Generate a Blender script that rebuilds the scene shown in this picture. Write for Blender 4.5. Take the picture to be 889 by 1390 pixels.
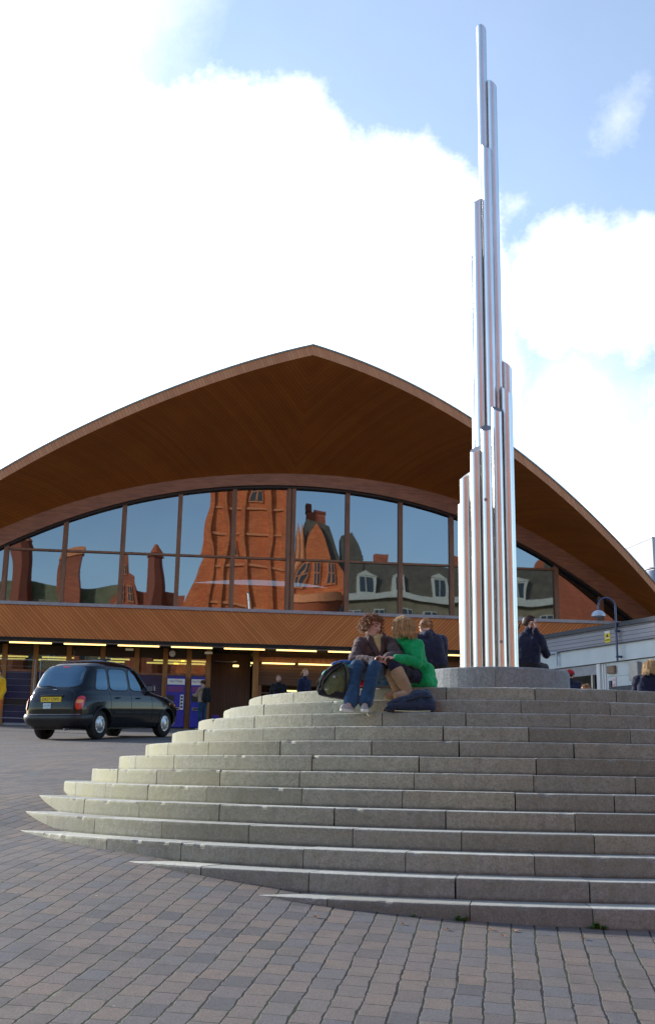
import bpy, bmesh, math, random
import numpy as np
from mathutils import Vector, Matrix, noise
R = math.radians
rnd = random.Random(7)
for o in list(bpy.data.objects): bpy.data.objects.remove(o)
SC = bpy.context.scene
COL = SC.collection

# ------------------------------------------------------------------ camera
F, PITCH, ROLL = 1588.36, .248611, .0170617      # focal length in photo pixels, tilt up, roll
cam_d = bpy.data.cameras.new('camera'); cam = bpy.data.objects.new('camera', cam_d); COL.objects.link(cam)
cam.matrix_world = Matrix.Rotation(math.pi/2 + PITCH, 4, 'X') @ Matrix.Rotation(ROLL, 4, 'Z')
cam_d.sensor_fit = 'AUTO'; cam_d.sensor_width = 36; cam_d.lens = F*36/1390
cam_d.shift_y = -45/1390
cam_d.clip_start = .1; cam_d.clip_end = 3000
SC.camera = cam
SC.view_settings.view_transform = 'Standard'; SC.view_settings.look = 'None'
SC.view_settings.exposure = 1.52; SC.view_settings.gamma = 1
SC.view_settings.use_curve_mapping = False
SC.render.engine = 'CYCLES'
SC.cycles.max_bounces = 6

def ray(u, v):                                    # photo pixel -> direction (for laying out by measured distance)
    du, dv = u-444.5, v-650; c, s = math.cos(ROLL), math.sin(ROLL)
    a = c*du+s*dv; b = -s*du+c*dv
    d = (a/F, 1, -b/F)
    return Vector((d[0], d[1]*math.cos(PITCH)-d[2]*math.sin(PITCH), d[1]*math.sin(PITCH)+d[2]*math.cos(PITCH)))
def W(u, v, Y):
    d = ray(u, v); return d*(Y/d.y)

# ------------------------------------------------------------------ light and sky
SUN = Vector((-.78, .52, .36)).normalized()
sl = bpy.data.lights.new('sun', 'SUN'); so = bpy.data.objects.new('sun', sl); COL.objects.link(so)
sl.energy = 2.25; sl.angle = R(4); sl.color = (1, .95, .88)
so.rotation_euler = (-SUN).to_track_quat('-Z', 'Y').to_euler()
SKY_STRENGTH = .10
world = bpy.data.worlds.new('World'); SC.world = world; world.use_nodes = True
def build_world():
    nt = world.node_tree; nt.nodes.clear(); N = nt.nodes.new; Lk = nt.links.new
    out = N('ShaderNodeOutputWorld'); bg = N('ShaderNodeBackground'); Lk(bg.outputs[0], out.inputs[0])
    bg.inputs[1].default_value = SKY_STRENGTH
    sky = N('ShaderNodeTexSky'); sky.sky_type = 'NISHITA'; sky.sun_disc = False
    sky.sun_elevation = math.asin(SUN.z); sky.sun_rotation = math.atan2(SUN.x, SUN.y)
    sky.air_density = 1.0; sky.dust_density = .3; sky.ozone_density = 2.0
    tc = N('ShaderNodeTexCoord')
    def M(op, a, b=None, c=None):
        m = N('ShaderNodeMath'); m.operation = op
        for i, x in enumerate((a, b, c)):
            if x is None: continue
            if isinstance(x, (int, float)): m.inputs[i].default_value = x
            else: Lk(x, m.inputs[i])
        return m.outputs[0]
    def VM(op, a, b):
        m = N('ShaderNodeVectorMath'); m.operation = op
        for i, x in enumerate((a, b)):
            if isinstance(x, (tuple, Vector)): m.inputs[i].default_value = x
            elif isinstance(x, float): m.inputs['Scale'].default_value = x
            else: Lk(x, m.inputs[i])
        return m.outputs['Value'] if op == 'DOT_PRODUCT' else m.outputs[0]
    dirn = tc.outputs['Generated']
    nz = N('ShaderNodeTexNoise'); nz.inputs['Scale'].default_value = 9; nz.inputs['Detail'].default_value = 9; nz.inputs['Roughness'].default_value = .67
    Lk(dirn, nz.inputs['Vector'])
    off = VM('SUBTRACT', nz.outputs['Color'], (.5, .5, .5))
    sc = N('ShaderNodeVectorMath'); sc.operation = 'SCALE'; sc.inputs['Scale'].default_value = .115; Lk(off, sc.inputs[0])
    dw = VM('NORMALIZE', VM('ADD', dirn, sc.outputs[0]), (0., 0., 0.))
    # banks of cumulus, each a cap of the sky dome: photo position, radius in pixels, softness, weight
    caps = [(-250, 330, 430, .036, 1), (60, 420, 370, .036, 1), (300, 420, 315, .036, 1), (470, 420, 240, .036, 1), (520, 560, 200, .036, 1),
            (800, 400, 108, .035, 1), (900, 370, 95, .035, 1), (700, 280, 30, .03, .45), (850, 155, 46, .05, .45),
            (780, 550, 75, .06, .65), (890, 545, 60, .06, .6), (840, 740, 125, .07, .95), (640, 480, 90, .06, .7), (960, 640, 120, .06, .8), (60, -40, 240, .14, .6), (500, 300, 900, .5, .12), (800, 620, 190, .12, .45)]
    acc = None
    for u, v, r, soft, wt in caps:
        c = ray(u, v).normalized(); rad = r/F
        e = ray(u+1, v).normalized(); rad = r*(e-c).length
        dot = VM('DOT_PRODUCT', dw, c)
        ang = M('ARCCOSINE', M('MINIMUM', dot, .999999))
        mr = N('ShaderNodeMapRange'); mr.interpolation_type = 'SMOOTHSTEP'
        Lk(ang, mr.inputs[0]); mr.inputs[1].default_value = rad+soft*.5; mr.inputs[2].default_value = rad-soft
        mr.inputs[3].default_value = 0; mr.inputs[4].default_value = wt
        acc = mr.outputs[0] if acc is None else M('MAXIMUM', acc, mr.outputs[0])
    # thin veil over all the sky, patches elsewhere
    n2 = N('ShaderNodeTexNoise'); n2.inputs['Scale'].default_value = 2.6; n2.inputs['Detail'].default_value = 6; n2.inputs['Roughness'].default_value = .55
    mp = N('ShaderNodeMapping'); mp.inputs['Scale'].default_value = (1, 1, 2.2); Lk(dirn, mp.inputs[0]); Lk(mp.outputs[0], n2.inputs['Vector'])
    r2 = N('ShaderNodeMapRange'); r2.interpolation_type = 'SMOOTHSTEP'; Lk(n2.outputs[0], r2.inputs[0]); r2.inputs[1].default_value = .52; r2.inputs[2].default_value = .8; r2.inputs[4].default_value = .35
    acc = M('MAXIMUM', acc, r2.outputs[0])
    # texture inside the clouds
    n3 = N('ShaderNodeTexNoise'); n3.inputs['Scale'].default_value = 7; n3.inputs['Detail'].default_value = 8; Lk(dirn, n3.inputs['Vector'])
    r3 = N('ShaderNodeMapRange'); Lk(n3.outputs[0], r3.inputs[0]); r3.inputs[1].default_value = .3; r3.inputs[2].default_value = .7; r3.inputs[3].default_value = .86; r3.inputs[4].default_value = 1.06
    # clouds glow more towards the sun
    ds = VM('DOT_PRODUCT', dirn, tuple(SUN))
    rs = N('ShaderNodeMapRange'); Lk(ds, rs.inputs[0]); rs.inputs[1].default_value = -.5; rs.inputs[2].default_value = 1; rs.inputs[3].default_value = 3.4; rs.inputs[4].default_value = 9.0
    cl = N('ShaderNodeVectorMath'); cl.operation = 'SCALE'; cl.inputs[0].default_value = (1.0, 1.0, 1.03)
    Lk(M('MULTIPLY', rs.outputs[0], r3.outputs[0]), cl.inputs['Scale'])
    mx = N('ShaderNodeMix'); mx.data_type = 'RGBA'
    Lk(acc, mx.inputs[0]); Lk(sky.outputs[0], mx.inputs[6]); Lk(cl.outputs[0], mx.inputs[7])
    Lk(mx.outputs[2], bg.inputs[0])
build_world()

# ------------------------------------------------------------------ materials
class NT:
    def __init__(s, name):
        s.m = bpy.data.materials.new(name); s.m.use_nodes = True; s.t = s.m.node_tree; s.t.nodes.clear()
        s.out = s.t.nodes.new('ShaderNodeOutputMaterial'); s.p = s.t.nodes.new('ShaderNodeBsdfPrincipled'); s.t.links.new(s.p.outputs[0], s.out.inputs[0])
    def n(s, ty, **k):
        x = s.t.nodes.new(ty)
        for a, b in k.items(): setattr(x, a, b)
        return x
    def l(s, a, b): s.t.links.new(a, b)
    def set(s, i, v):
        if hasattr(v, 'is_linked') or isinstance(v, bpy.types.NodeSocket): s.l(v, s.p.inputs[i])
        else: s.p.inputs[i].default_value = v
    def math(s, op, a, b=None, c=None):
        m = s.n('ShaderNodeMath', operation=op)
        for i, x in enumerate((a, b, c)):
            if x is None: continue
            if isinstance(x, (int, float)): m.inputs[i].default_value = x
            else: s.l(x, m.inputs[i])
        return m.outputs[0]
    def noise(s, scale, detail=4, rough=.5, vec=None, sc3=None):
        x = s.n('ShaderNodeTexNoise'); x.inputs['Scale'].default_value = scale; x.inputs['Detail'].default_value = detail; x.inputs['Roughness'].default_value = rough
        v = vec or s.obj()
        if sc3:
            mp = s.n('ShaderNodeMapping'); mp.inputs['Scale'].default_value = sc3; s.l(v, mp.inputs[0]); v = mp.outputs[0]
        s.l(v, x.inputs['Vector']); return x.outputs[0]
    def obj(s):
        if not hasattr(s, '_tc'): s._tc = s.n('ShaderNodeTexCoord')
        return s._tc.outputs['Object']
    def uv(s):
        s.obj(); return s._tc.outputs['UV']
    def ramp(s, f, stops):
        r = s.n('ShaderNodeValToRGB'); s.l(f, r.inputs[0]); e = r.color_ramp.elements
        while len(e) < len(stops): e.new(.5)
        for i, (p, c) in enumerate(stops): e[i].position = p; e[i].color = (*c, 1)
        return r.outputs[0]
    def rng(s, f, a, b, c=0, d=1):
        r = s.n('ShaderNodeMapRange'); s.l(f, r.inputs[0])
        for i, v in enumerate((a, b, c, d)): r.inputs[i+1].default_value = v
        return r.outputs[0]
    def mix(s, f, a, b, mode='MIX'):
        m = s.n('ShaderNodeMix', data_type='RGBA', blend_type=mode)
        for i, v in ((0, f), (6, a), (7, b)):
            if isinstance(v, (int, float)): m.inputs[i].default_value = v
            elif isinstance(v, tuple): m.inputs[i].default_value = (*v, 1)
            else: s.l(v, m.inputs[i])
        return m.outputs[2]
    def bump(s, h, strength=.3, dist=.01):
        b = s.n('ShaderNodeBump'); b.inputs['Strength'].default_value = strength; b.inputs['Distance'].default_value = dist
        s.l(h, b.inputs['Height']); s.l(b.outputs[0], s.p.inputs['Normal']); return b

def plain(name, col, rough=.6, metal=0, var=.15, scale=6, bump=0, emit=0, spec=.5, coat=0):
    t = NT(name); n = t.noise(scale, 5, .6)
    lo = tuple(c*(1-var) for c in col); hi = tuple(min(1, c*(1+var)) for c in col)
    t.set(0, t.ramp(n, [(.3, lo), (.7, hi)])); t.set('Roughness', rough); t.set('Metallic', metal)
    t.set('Specular IOR Level', spec)
    if coat: t.set('Coat Weight', coat); t.set('Coat Roughness', .03)
    if emit: t.p.inputs['Emission Color'].default_value = (*col, 1); t.set('Emission Strength', emit)
    if bump: t.bump(t.noise(scale*8, 4), bump, .01)
    return t.m

DIRT_OFF = .0149     # set so that the dirt line sits on each tread
def stone(name, base, speck=.42, sun_and_dirt=True):
    t = NT(name)
    at = t.n('ShaderNodeAttribute'); at.attribute_name = 'tone'
    fine = t.math('ADD', t.math('MULTIPLY', t.noise(190, 2, .8), .5), t.math('MULTIPLY', t.noise(62, 3, .8), .5)); mid = t.noise(9, 6, .65); big = t.noise(1.1, 4, .6)
    c = t.ramp(fine, [(.36, tuple(x*(1-speck) for x in base)), (.64, tuple(min(1, x*(1+speck)) for x in base))])
    c = t.mix(t.rng(mid, .35, .75, 0, .55), c, tuple(x*y for x, y in zip(base, (.66, .63, .50))))
    c = t.mix(1.0, c, t.ramp(at.outputs['Fac'], [(0, (.70, .68, .64)), (.5, (.95, .95, .95)), (1, (1.22, 1.18, 1.08))]), 'MULTIPLY')
    mot = t.noise(26, 4, .75)
    c = t.mix(t.rng(mot, .5, .72, 0, .75), c, tuple(x*.52 for x in base))
    c = t.mix(t.rng(t.noise(1.7, 5, .7), .62, .76, 0, .3), c, (base[0]*.75, base[1]*.62, base[2]*.45))
    # dirt lying along the foot of each riser
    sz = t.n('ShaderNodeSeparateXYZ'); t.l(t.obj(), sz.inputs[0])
    if sun_and_dirt:
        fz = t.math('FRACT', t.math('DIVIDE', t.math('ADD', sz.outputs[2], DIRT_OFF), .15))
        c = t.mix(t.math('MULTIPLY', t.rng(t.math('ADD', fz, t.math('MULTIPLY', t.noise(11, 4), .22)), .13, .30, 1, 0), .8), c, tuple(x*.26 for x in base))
    # dark drips on the faces
    dr = t.noise(3.5, 5, .6, sc3=(2.6, 2.6, .5))
    c = t.mix(t.rng(dr, .55, .78, 0, .5), c, tuple(x*.42 for x in base))
    if sun_and_dirt:   # yellow sunlight painted into the stone of the blocks round to the left
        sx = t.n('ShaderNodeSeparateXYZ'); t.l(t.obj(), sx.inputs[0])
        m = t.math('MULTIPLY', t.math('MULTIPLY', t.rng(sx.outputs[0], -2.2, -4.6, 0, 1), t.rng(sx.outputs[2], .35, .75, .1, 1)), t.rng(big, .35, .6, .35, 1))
        c = t.mix(t.rng(t.math('ADD', sx.outputs[2], t.math('MULTIPLY', mid, .3)), .70, .25, 0, .8), c, t.mix(1.0, c, (.90, .93, 1.10), 'MULTIPLY'))
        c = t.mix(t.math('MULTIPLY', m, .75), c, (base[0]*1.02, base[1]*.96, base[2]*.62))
    t.set(0, c); t.set('Roughness', .82); t.set('Specular IOR Level', .35)
    h = t.math('ADD', t.math('MULTIPLY', t.noise(120, 4, .7), .5), t.noise(18, 5, .6))
    t.bump(h, .55, .008)
    return t.m

def boards(name, c1, c2, width, gap=.06, rough=.45, bump=.6, grain=True):
    """strips of boarding: U of the UV map runs across the boards, in metres"""
    t = NT(name)
    s = t.n('ShaderNodeSeparateXYZ'); t.l(t.uv(), s.inputs[0])
    k = t.math('DIVIDE', s.outputs[0], width); fl = t.math('FLOOR', k); fr = t.math('SUBTRACT', k, fl)
    wn = t.n('ShaderNodeTexWhiteNoise', noise_dimensions='1D'); t.l(fl, wn.inputs['W'])
    g = t.n('ShaderNodeCombineXYZ'); t.l(t.math('MULTIPLY', s.outputs[0], 14), g.inputs[0]); t.l(t.math('MULTIPLY', s.outputs[1], .8), g.inputs[1]); t.l(fl, g.inputs[2])
    gn = t.n('ShaderNodeTexNoise'); t.l(g.outputs[0], gn.inputs['Vector']); gn.inputs['Scale'].default_value = 1.3; gn.inputs['Detail'].default_value = 5
    f = t.math('ADD', t.math('MULTIPLY', wn.outputs[0], .55), t.math('MULTIPLY', gn.outputs[0], .5))
    c = t.ramp(f, [(.2, c1), (.85, c2)])
    big = t.noise(.55, 4, .6)
    c = t.mix(t.rng(big, .35, .75, 0, .4), c, tuple(x*.6 for x in c1))
    edge = t.math('MINIMUM', fr, t.math('SUBTRACT', 1.0, fr))
    gm = t.rng(edge, gap*.4, gap, 1, 0)
    c = t.mix(gm, c, tuple(x*.22 for x in c1))
    t.set(0, c); t.set('Roughness', rough)
    t.bump(t.math('SUBTRACT', 1.0, gm), bump, .01)
    return t.m

def timber(name, col, rough=.5, along=(3, 3, .4)):
    t = NT(name); n = t.noise(4, 6, .65, sc3=along); n2 = t.noise(1.2, 3)
    c = t.ramp(n, [(.3, tuple(x*.6 for x in col)), (.7, tuple(x*1.25 for x in col))])
    c = t.mix(t.rng(n2, .4, .7, 0, .4), c, tuple(x*.55 for x in col))
    t.set(0, c); t.set('Roughness', rough); t.bump(n, .2, .01); return t.m

def mat_paving():
    t = NT('paving_setts')
    br = t.n('ShaderNodeTexBrick'); br.offset = .5; br.inputs['Scale'].default_value = 1
    # wobble the courses a little
    nv = t.n('ShaderNodeTexNoise'); nv.inputs['Scale'].default_value = 2.3; nv.inputs['Detail'].default_value = 3; t.l(t.uv(), nv.inputs['Vector'])
    sub = t.n('ShaderNodeVectorMath', operation='SUBTRACT'); t.l(nv.outputs['Color'], sub.inputs[0]); sub.inputs[1].default_value = (.5, .5, .5)
    sc = t.n('ShaderNodeVectorMath', operation='SCALE'); sc.inputs['Scale'].default_value = .028; t.l(sub.outputs[0], sc.inputs[0])
    ad = t.n('ShaderNodeVectorMath', operation='ADD'); t.l(t.uv(), ad.inputs[0]); t.l(sc.outputs[0], ad.inputs[1])
    n5 = t.n('ShaderNodeTexNoise'); n5.inputs['Scale'].default_value = 17; n5.inputs['Detail'].default_value = 3; t.l(t.uv(), n5.inputs['Vector'])
    sub2 = t.n('ShaderNodeVectorMath', operation='SUBTRACT'); t.l(n5.outputs['Color'], sub2.inputs[0]); sub2.inputs[1].default_value = (.5, .5, .5)
    sc2 = t.n('ShaderNodeVectorMath', operation='SCALE'); sc2.inputs['Scale'].default_value = .022; t.l(sub2.outputs[0], sc2.inputs[0])
    ad2 = t.n('ShaderNodeVectorMath', operation='ADD'); t.l(ad.outputs[0], ad2.inputs[0]); t.l(sc2.outputs[0], ad2.inputs[1])
    t.l(ad2.outputs[0], br.inputs['Vector'])
    br.inputs['Brick Width'].default_value = .215; br.inputs['Row Height'].default_value = .157
    br.inputs['Mortar Size'].default_value = .0055; br.inputs['Mortar Smooth'].default_value = .25; br.inputs['Bias'].default_value = 0
    br.inputs['Color1'].default_value = (0, 0, 0, 1); br.inputs['Color2'].default_value = (1, 1, 1, 1); br.inputs['Mortar'].default_value = (.5, .5, .5, 1)
    # long joints between the rows, wider and blacker than the cross joints
    s = t.n('ShaderNodeSeparateXYZ'); t.l(ad2.outputs[0], s.inputs[0])
    k = t.math('DIVIDE', s.outputs[1], .157); fr = t.math('FRACT', k)
    e = t.math('MINIMUM', fr, t.math('SUBTRACT', 1.0, fr))
    wn = t.noise(7, 3, vec=t.uv())
    lj = t.math('MULTIPLY', t.rng(t.math('SUBTRACT', e, t.rng(wn, .35, .7, -.012, .03)), .018, .044, 1, 0), t.rng(t.noise(3.1, 4, vec=t.uv()), .3, .6, .55, 1))
    r = t.ramp(br.outputs['Color'], [(0, (.105, .100, .100)), (.28, (.185, .150, .122)), (.5, (.128, .126, .130)), (.75, (.195, .152, .122)), (1, (.160, .142, .125))])
    fine = t.noise(95, 4, .7); mid = t.noise(4, 5, .6); big = t.noise(.35, 5, .6)
    c = t.mix(t.rng(fine, .3, .7, 0, 1), t.mix(1.0, r, (.62, .62, .62), 'MULTIPLY'), t.mix(1.0, r, (1.42, 1.38, 1.34), 'MULTIPLY'))
    c = t.mix(t.rng(mid, .5, .75, 0, .45), c, (.095, .088, .080))
    c = t.mix(t.rng(big, .45, .7, 0, .3), c, (.125, .128, .140))
    c = t.mix(t.rng(t.noise(.9, 6, .7), .56, .72, 0, .4), c, (.06, .055, .05))
    sp = t.n('ShaderNodeTexVoronoi'); sp.inputs['Scale'].default_value = 2.1; t.l(t.uv(), sp.inputs['Vector'])
    c = t.mix(t.rng(sp.outputs['Distance'], .018, .03, .75, 0), c, (.42, .41, .39))          # trodden gum
    moss = t.noise(1.4, 4)
    jc = t.ramp(moss, [(.42, (.016, .014, .012)), (.62, (.035, .045, .012))])
    c = t.mix(t.math('MULTIPLY', br.outputs['Fac'], t.rng(t.noise(6, 3, vec=t.uv()), .35, .6, .25, .95)), c, jc); c = t.mix(lj, c, jc)
    t.set(0, c); t.set('Roughness', .78); t.set('Specular IOR Level', .3)
    h = t.math('SUBTRACT', 1.0, t.math('MAXIMUM', lj, t.math('MULTIPLY', br.outputs['Fac'], .6)))
    h = t.math('ADD', h, t.math('MULTIPLY', fine, .25)); h = t.math('ADD', h, t.math('MULTIPLY', t.noise(5, 3), .8))
    t.bump(h, .8, .008)
    return t.m

def mat_glass(name, refl=.42, rough=0.0, tint=(.80, .93, 1.0), dark=(.10, .13, .15), wob=.0):
    t = NT(name); t.t.nodes.remove(t.p)
    gl = t.n('ShaderNodeBsdfGlossy'); gl.inputs['Roughness'].default_value = rough; gl.inputs['Color'].default_value = (*tint, 1)
    tr = t.n('ShaderNodeBsdfTransparent'); tr.inputs['Color'].default_value = (*dark, 1)
    if wob:
        b = t.n('ShaderNodeBump'); b.inputs['Strength'].default_value = wob; b.inputs['Distance'].default_value = .02
        n = t.noise(.9, 2, .4, sc3=(1, 1, .7)); t.l(n, b.inputs['Height']); t.l(b.outputs[0], gl.inputs['Normal'])
    mx = t.n('ShaderNodeMixShader'); mx.inputs[0].default_value = refl; t.l(tr.outputs[0], mx.inputs[1]); t.l(gl.outputs[0], mx.inputs[2])
    t.l(mx.outputs[0], t.out.inputs[0]); return t.m

def mat_steel():
    t = NT('brushed_steel'); n = t.noise(14, 4, .6, sc3=(1, 1, .15)); n2 = t.noise(1.3, 3)
    t.set(0, t.ramp(n2, [(.3, (.70, .69, .67)), (.7, (.80, .79, .77))])); t.set('Metallic', 1)
    t.set('Roughness', t.rng(n, .3, .7, .28, .34)); return t.m

def mat_skin(name, col):
    t = NT(name); n = t.noise(25, 3); t.set(0, t.ramp(n, [(.3, tuple(c*.85 for c in col)), (.7, col)])); t.set('Roughness', .5)
    t.set('Subsurface Weight', .12); t.set('Subsurface Radius', (.03, .012, .006)); t.set('Subsurface Scale', .4); return t.m

def mat_cloth(name, col, var=.25, scale=5, weave=400, rough=.85):
    t = NT(name); n = t.noise(scale, 5, .6)
    t.set(0, t.ramp(n, [(.3, tuple(c*(1-var) for c in col)), (.7, tuple(min(1, c*(1+var)) for c in col))])); t.set('Roughness', rough)
    t.set('Sheen Weight', .15); t.set('Specular IOR Level', .25)
    t.bump(t.math('ADD', t.math('MULTIPLY', t.noise(weave, 2), .15), t.noise(9, 4, .55, sc3=(1, 1, 1.7))), .75, .03); return t.m

def brickwork(name, c1, c2, band=None):
    t = NT(name); br = t.n('ShaderNodeTexBrick'); t.l(t.uv(), br.inputs['Vector'])
    br.inputs['Scale'].default_value = 1; br.inputs['Brick Width'].default_value = .45; br.inputs['Row Height'].default_value = .15; br.inputs['Mortar Size'].default_value = .008
    br.inputs['Color1'].default_value = (*c1, 1); br.inputs['Color2'].default_value = (*c2, 1); br.inputs['Mortar'].default_value = (*(x*.6 for x in c1), 1)
    c = t.mix(t.rng(t.noise(.4, 5), .4, .7, 0, .5), br.outputs['Color'], tuple(x*.6 for x in c1))
    c = t.mix(t.rng(t.noise(1.9, 6, .75), 0.5, .7, 0, .5), c, tuple(x*.45 for x in c1))
    t.set(0, c); t.set('Roughness', .8); return t.m

MT = {}
def mats():
    MT['paving'] = mat_paving()
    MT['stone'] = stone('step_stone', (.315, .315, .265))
    MT['granite'] = stone('pedestal_granite', (.27, .285, .30), .6, sun_and_dirt=False)
    MT['tread'] = stone('worn_skylit_tread', (.50, .50, .45), .3, sun_and_dirt=False)  # paler than risers: wear, plus skylight on the treads put into the colour
    MT['steel'] = mat_steel()
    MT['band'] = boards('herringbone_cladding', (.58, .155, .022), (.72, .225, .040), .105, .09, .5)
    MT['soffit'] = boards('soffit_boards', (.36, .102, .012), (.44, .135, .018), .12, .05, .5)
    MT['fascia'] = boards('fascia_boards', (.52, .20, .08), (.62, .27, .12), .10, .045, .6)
    MT['beam'] = timber('laminated_beam', (.36, .145, .075), .5, (.35, 3, 3))
    MT['frame'] = timber('frame_timber', (.27, .115, .055), .5)
    MT['post'] = timber('golden_post', (.34, .15, .03), .45)
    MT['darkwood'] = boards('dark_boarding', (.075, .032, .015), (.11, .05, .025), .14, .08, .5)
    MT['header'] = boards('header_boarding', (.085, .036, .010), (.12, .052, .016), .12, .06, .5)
    MT['sill'] = plain('sill_metal', (.30, .30, .32), .4, .5)
    MT['glass'] = mat_glass('window_glass', .24, rough=.012, tint=(.78, .88, .96), wob=.006)
    MT['glass_low'] = mat_glass('shop_glass', .12, dark=(.55, .56, .5))
    MT['navy'] = plain('navy_panel', (.006, .009, .055), .35, var=.2, scale=2)
    MT['blue'] = plain('ticket_blue', (.014, .022, .30), .4, var=.15)
    MT['white'] = plain('white_paint', (.72, .72, .70), .5, var=.08, scale=3)
    MT['offwhite'] = plain('render_white', (.60, .64, .64), .6, var=.08, scale=1.5)
    MT['purple'] = plain('purple_print', (.14, .03, .16), .5)
    MT['black'] = plain('black_plastic', (.012, .012, .013), .45)
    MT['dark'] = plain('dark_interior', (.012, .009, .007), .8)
    MT['tube'] = plain('fluorescent_tube', (1, .66, .22), .5, emit=1.0, var=0)
    MT['tube_in'] = plain('indoor_tube', (1, .85, .28), .5, emit=.8, var=0)
    MT['grey'] = plain('grey_metal', (.30, .31, .33), .5, .2)
    MT['galv'] = plain('galvanised_steel', (.35, .36, .38), .35, .8)
    MT['greyboard'] = boards('grey_weatherboard', (.27, .265, .29), (.37, .36, .385), .105, .07, .7)
    MT['roofdark'] = plain('dark_fascia', (.055, .062, .075), .6)
    MT['copper'] = plain('roof_covering', (.20, .26, .23), .6, var=.2)
    MT['lampblue'] = plain('blue_lamp_paint', (.03, .06, .15), .35, coat=.4)
    MT['shade'] = plain('lamp_shade_enamel', (.42, .50, .60), .3, coat=.3)
    MT['lampglass'] = mat_glass('lamp_bowl', .1, dark=(.9, .9, .9))
    MT['yellow'] = plain('sign_yellow', (.80, .60, .01), .5, var=.05)
    MT['red'] = plain('red_print', (.60, .03, .03), .5)
    MT['pink'] = plain('pink_print', (.75, .35, .38), .5)
    MT['cyan'] = plain('cyan_poster', (.10, .42, .68), .4, var=.4, scale=3)
    MT['poster'] = plain('blue_poster', (.02, .035, .26), .4)
    MT['brown'] = plain('brown_box', (.26, .16, .10), .6)
    MT['carpaint'] = plain('black_car_paint', (.004, .005, .006), .15, var=.05, coat=.35, spec=.3)
    MT['carglass'] = mat_glass('car_glass', .24, tint=(.6, .85, 1.0), dark=(.16, .19, .20))
    MT['cartrim'] = plain('bumper_plastic', (.014, .014, .016), .4)
    MT['rubber'] = plain('tyre_rubber', (.014, .014, .014), .8)
    MT['hub'] = plain('hubcap_silver', (.55, .56, .58), .28, .85)
    MT['lampred'] = plain('tail_lens_red', (.62, .012, .012), .15, coat=1, var=.1)
    MT['lampamber'] = plain('tail_lens_amber', (.85, .30, .05), .15, coat=1, var=.1)
    MT['platey'] = plain('plate_yellow', (.82, .58, .02), .4, var=.08)
    MT['platew'] = plain('plate_pale_blue', (.50, .66, .70), .4, var=.15, scale=30)
    MT['terra'] = brickwork('terracotta_brick', (.56, .13, .04), (.70, .21, .06))
    MT['terrapale'] = plain('pale_terracotta', (.60, .22, .09), .8, var=.2)
    MT['redbrick'] = brickwork('red_brick', (.33, .085, .04), (.42, .12, .055))
    MT['buff'] = plain('soot_sandstone', (.17, .145, .095), .85, var=.3, scale=1)
    MT['slate'] = plain('roof_slate', (.085, .075, .055), .6, var=.3, scale=2)
    MT['greenslate'] = plain('mossy_roof', (.13, .14, .075), .8, var=.3, scale=2)
    MT['winwhite'] = plain('white_sash', (.42, .43, .38), .5, var=.15)
    MT['windark'] = plain('window_dark', (.03, .04, .05), .1, var=.1)
    MT['tower'] = plain('grey_tower_cladding', (.36, .38, .41), .6, var=.05, scale=.4)
    MT['leaf'] = plain('weed_leaf', (.06, .14, .02), .6, var=.4, scale=40)
    MT['deadleaf'] = plain('dead_leaf', (.35, .16, .05), .7, var=.4, scale=40)
    MT['skin'] = mat_skin('skin', (.58, .33, .25)); MT['skin2'] = mat_skin('pale_skin', (.66, .42, .34))
    MT['eye'] = plain('eye', (.03, .02, .015), .1); MT['lip'] = plain('lips', (.40, .12, .10), .4)
    MT['hair_ginger'] = plain('ginger_brown_hair', (.21, .085, .030), .62, var=.6, scale=30)
    MT['hair_blond'] = plain('dark_blond_hair', (.44, .26, .10), .42, var=.4, scale=30)
    MT['hair_pale'] = plain('pale_blond_hair', (.48, .31, .13), .42, var=.35, scale=30)
    MT['hair_sandy'] = plain('sandy_hair', (.24, .11, .04), .45, var=.4, scale=30)
    MT['hair_dark'] = plain('dark_brown_hair', (.035, .016, .010), .45, var=.5, scale=30)
    MT['jacket'] = mat_cloth('faded_brown_jacket', (.085, .058, .058), .4)
    MT['shirt'] = mat_cloth('pale_yellow_shirt', (.55, .50, .26), .15)
    MT['denim'] = mat_cloth('blue_denim', (.016, .055, .115), .5, 4)
    MT['green'] = mat_cloth('green_coat_wool', (.003, .33, .10), .2, 4)
    MT['legging'] = mat_cloth('navy_leggings', (.012, .013, .032), .3)
    MT['suede'] = mat_cloth('tan_suede', (.40, .27, .155), .25)
    MT['canvas'] = mat_cloth('grey_canvas', (.36, .35, .33), .2)
    MT['sole'] = plain('white_sole', (.6, .6, .57), .6)
    MT['navycloth'] = mat_cloth('navy_cloth', (.010, .014, .042), .35)
    MT['darkcloth'] = mat_cloth('black_cloth', (.010, .010, .012), .35)
    MT['beige'] = mat_cloth('beige_cloth', (.34, .25, .17), .2)
    MT['olive'] = mat_cloth('olive_nylon', (.10, .115, .045), .35, 6, rough=.6)
    MT['tealfab'] = mat_cloth('turquoise_nylon', (.0, .36, .38), .3, 6, rough=.5)
    MT['bluefab'] = mat_cloth('blue_nylon', (.01, .10, .38), .3, 6, rough=.5)
    MT['paleyel'] = mat_cloth('cream_cord', (.55, .52, .30), .2)
    MT['redfab'] = mat_cloth('red_fabric', (.45, .01, .012), .3)
    MT['satin'] = mat_cloth('navy_satin', (.014, .024, .055), .35, 5, rough=.42)
    MT['hivis'] = mat_cloth('yellow_hivis', (.75, .42, .01), .2)
    MT['hivis2'] = mat_cloth('orange_hivis', (.75, .14, .01), .2)
mats()

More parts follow.
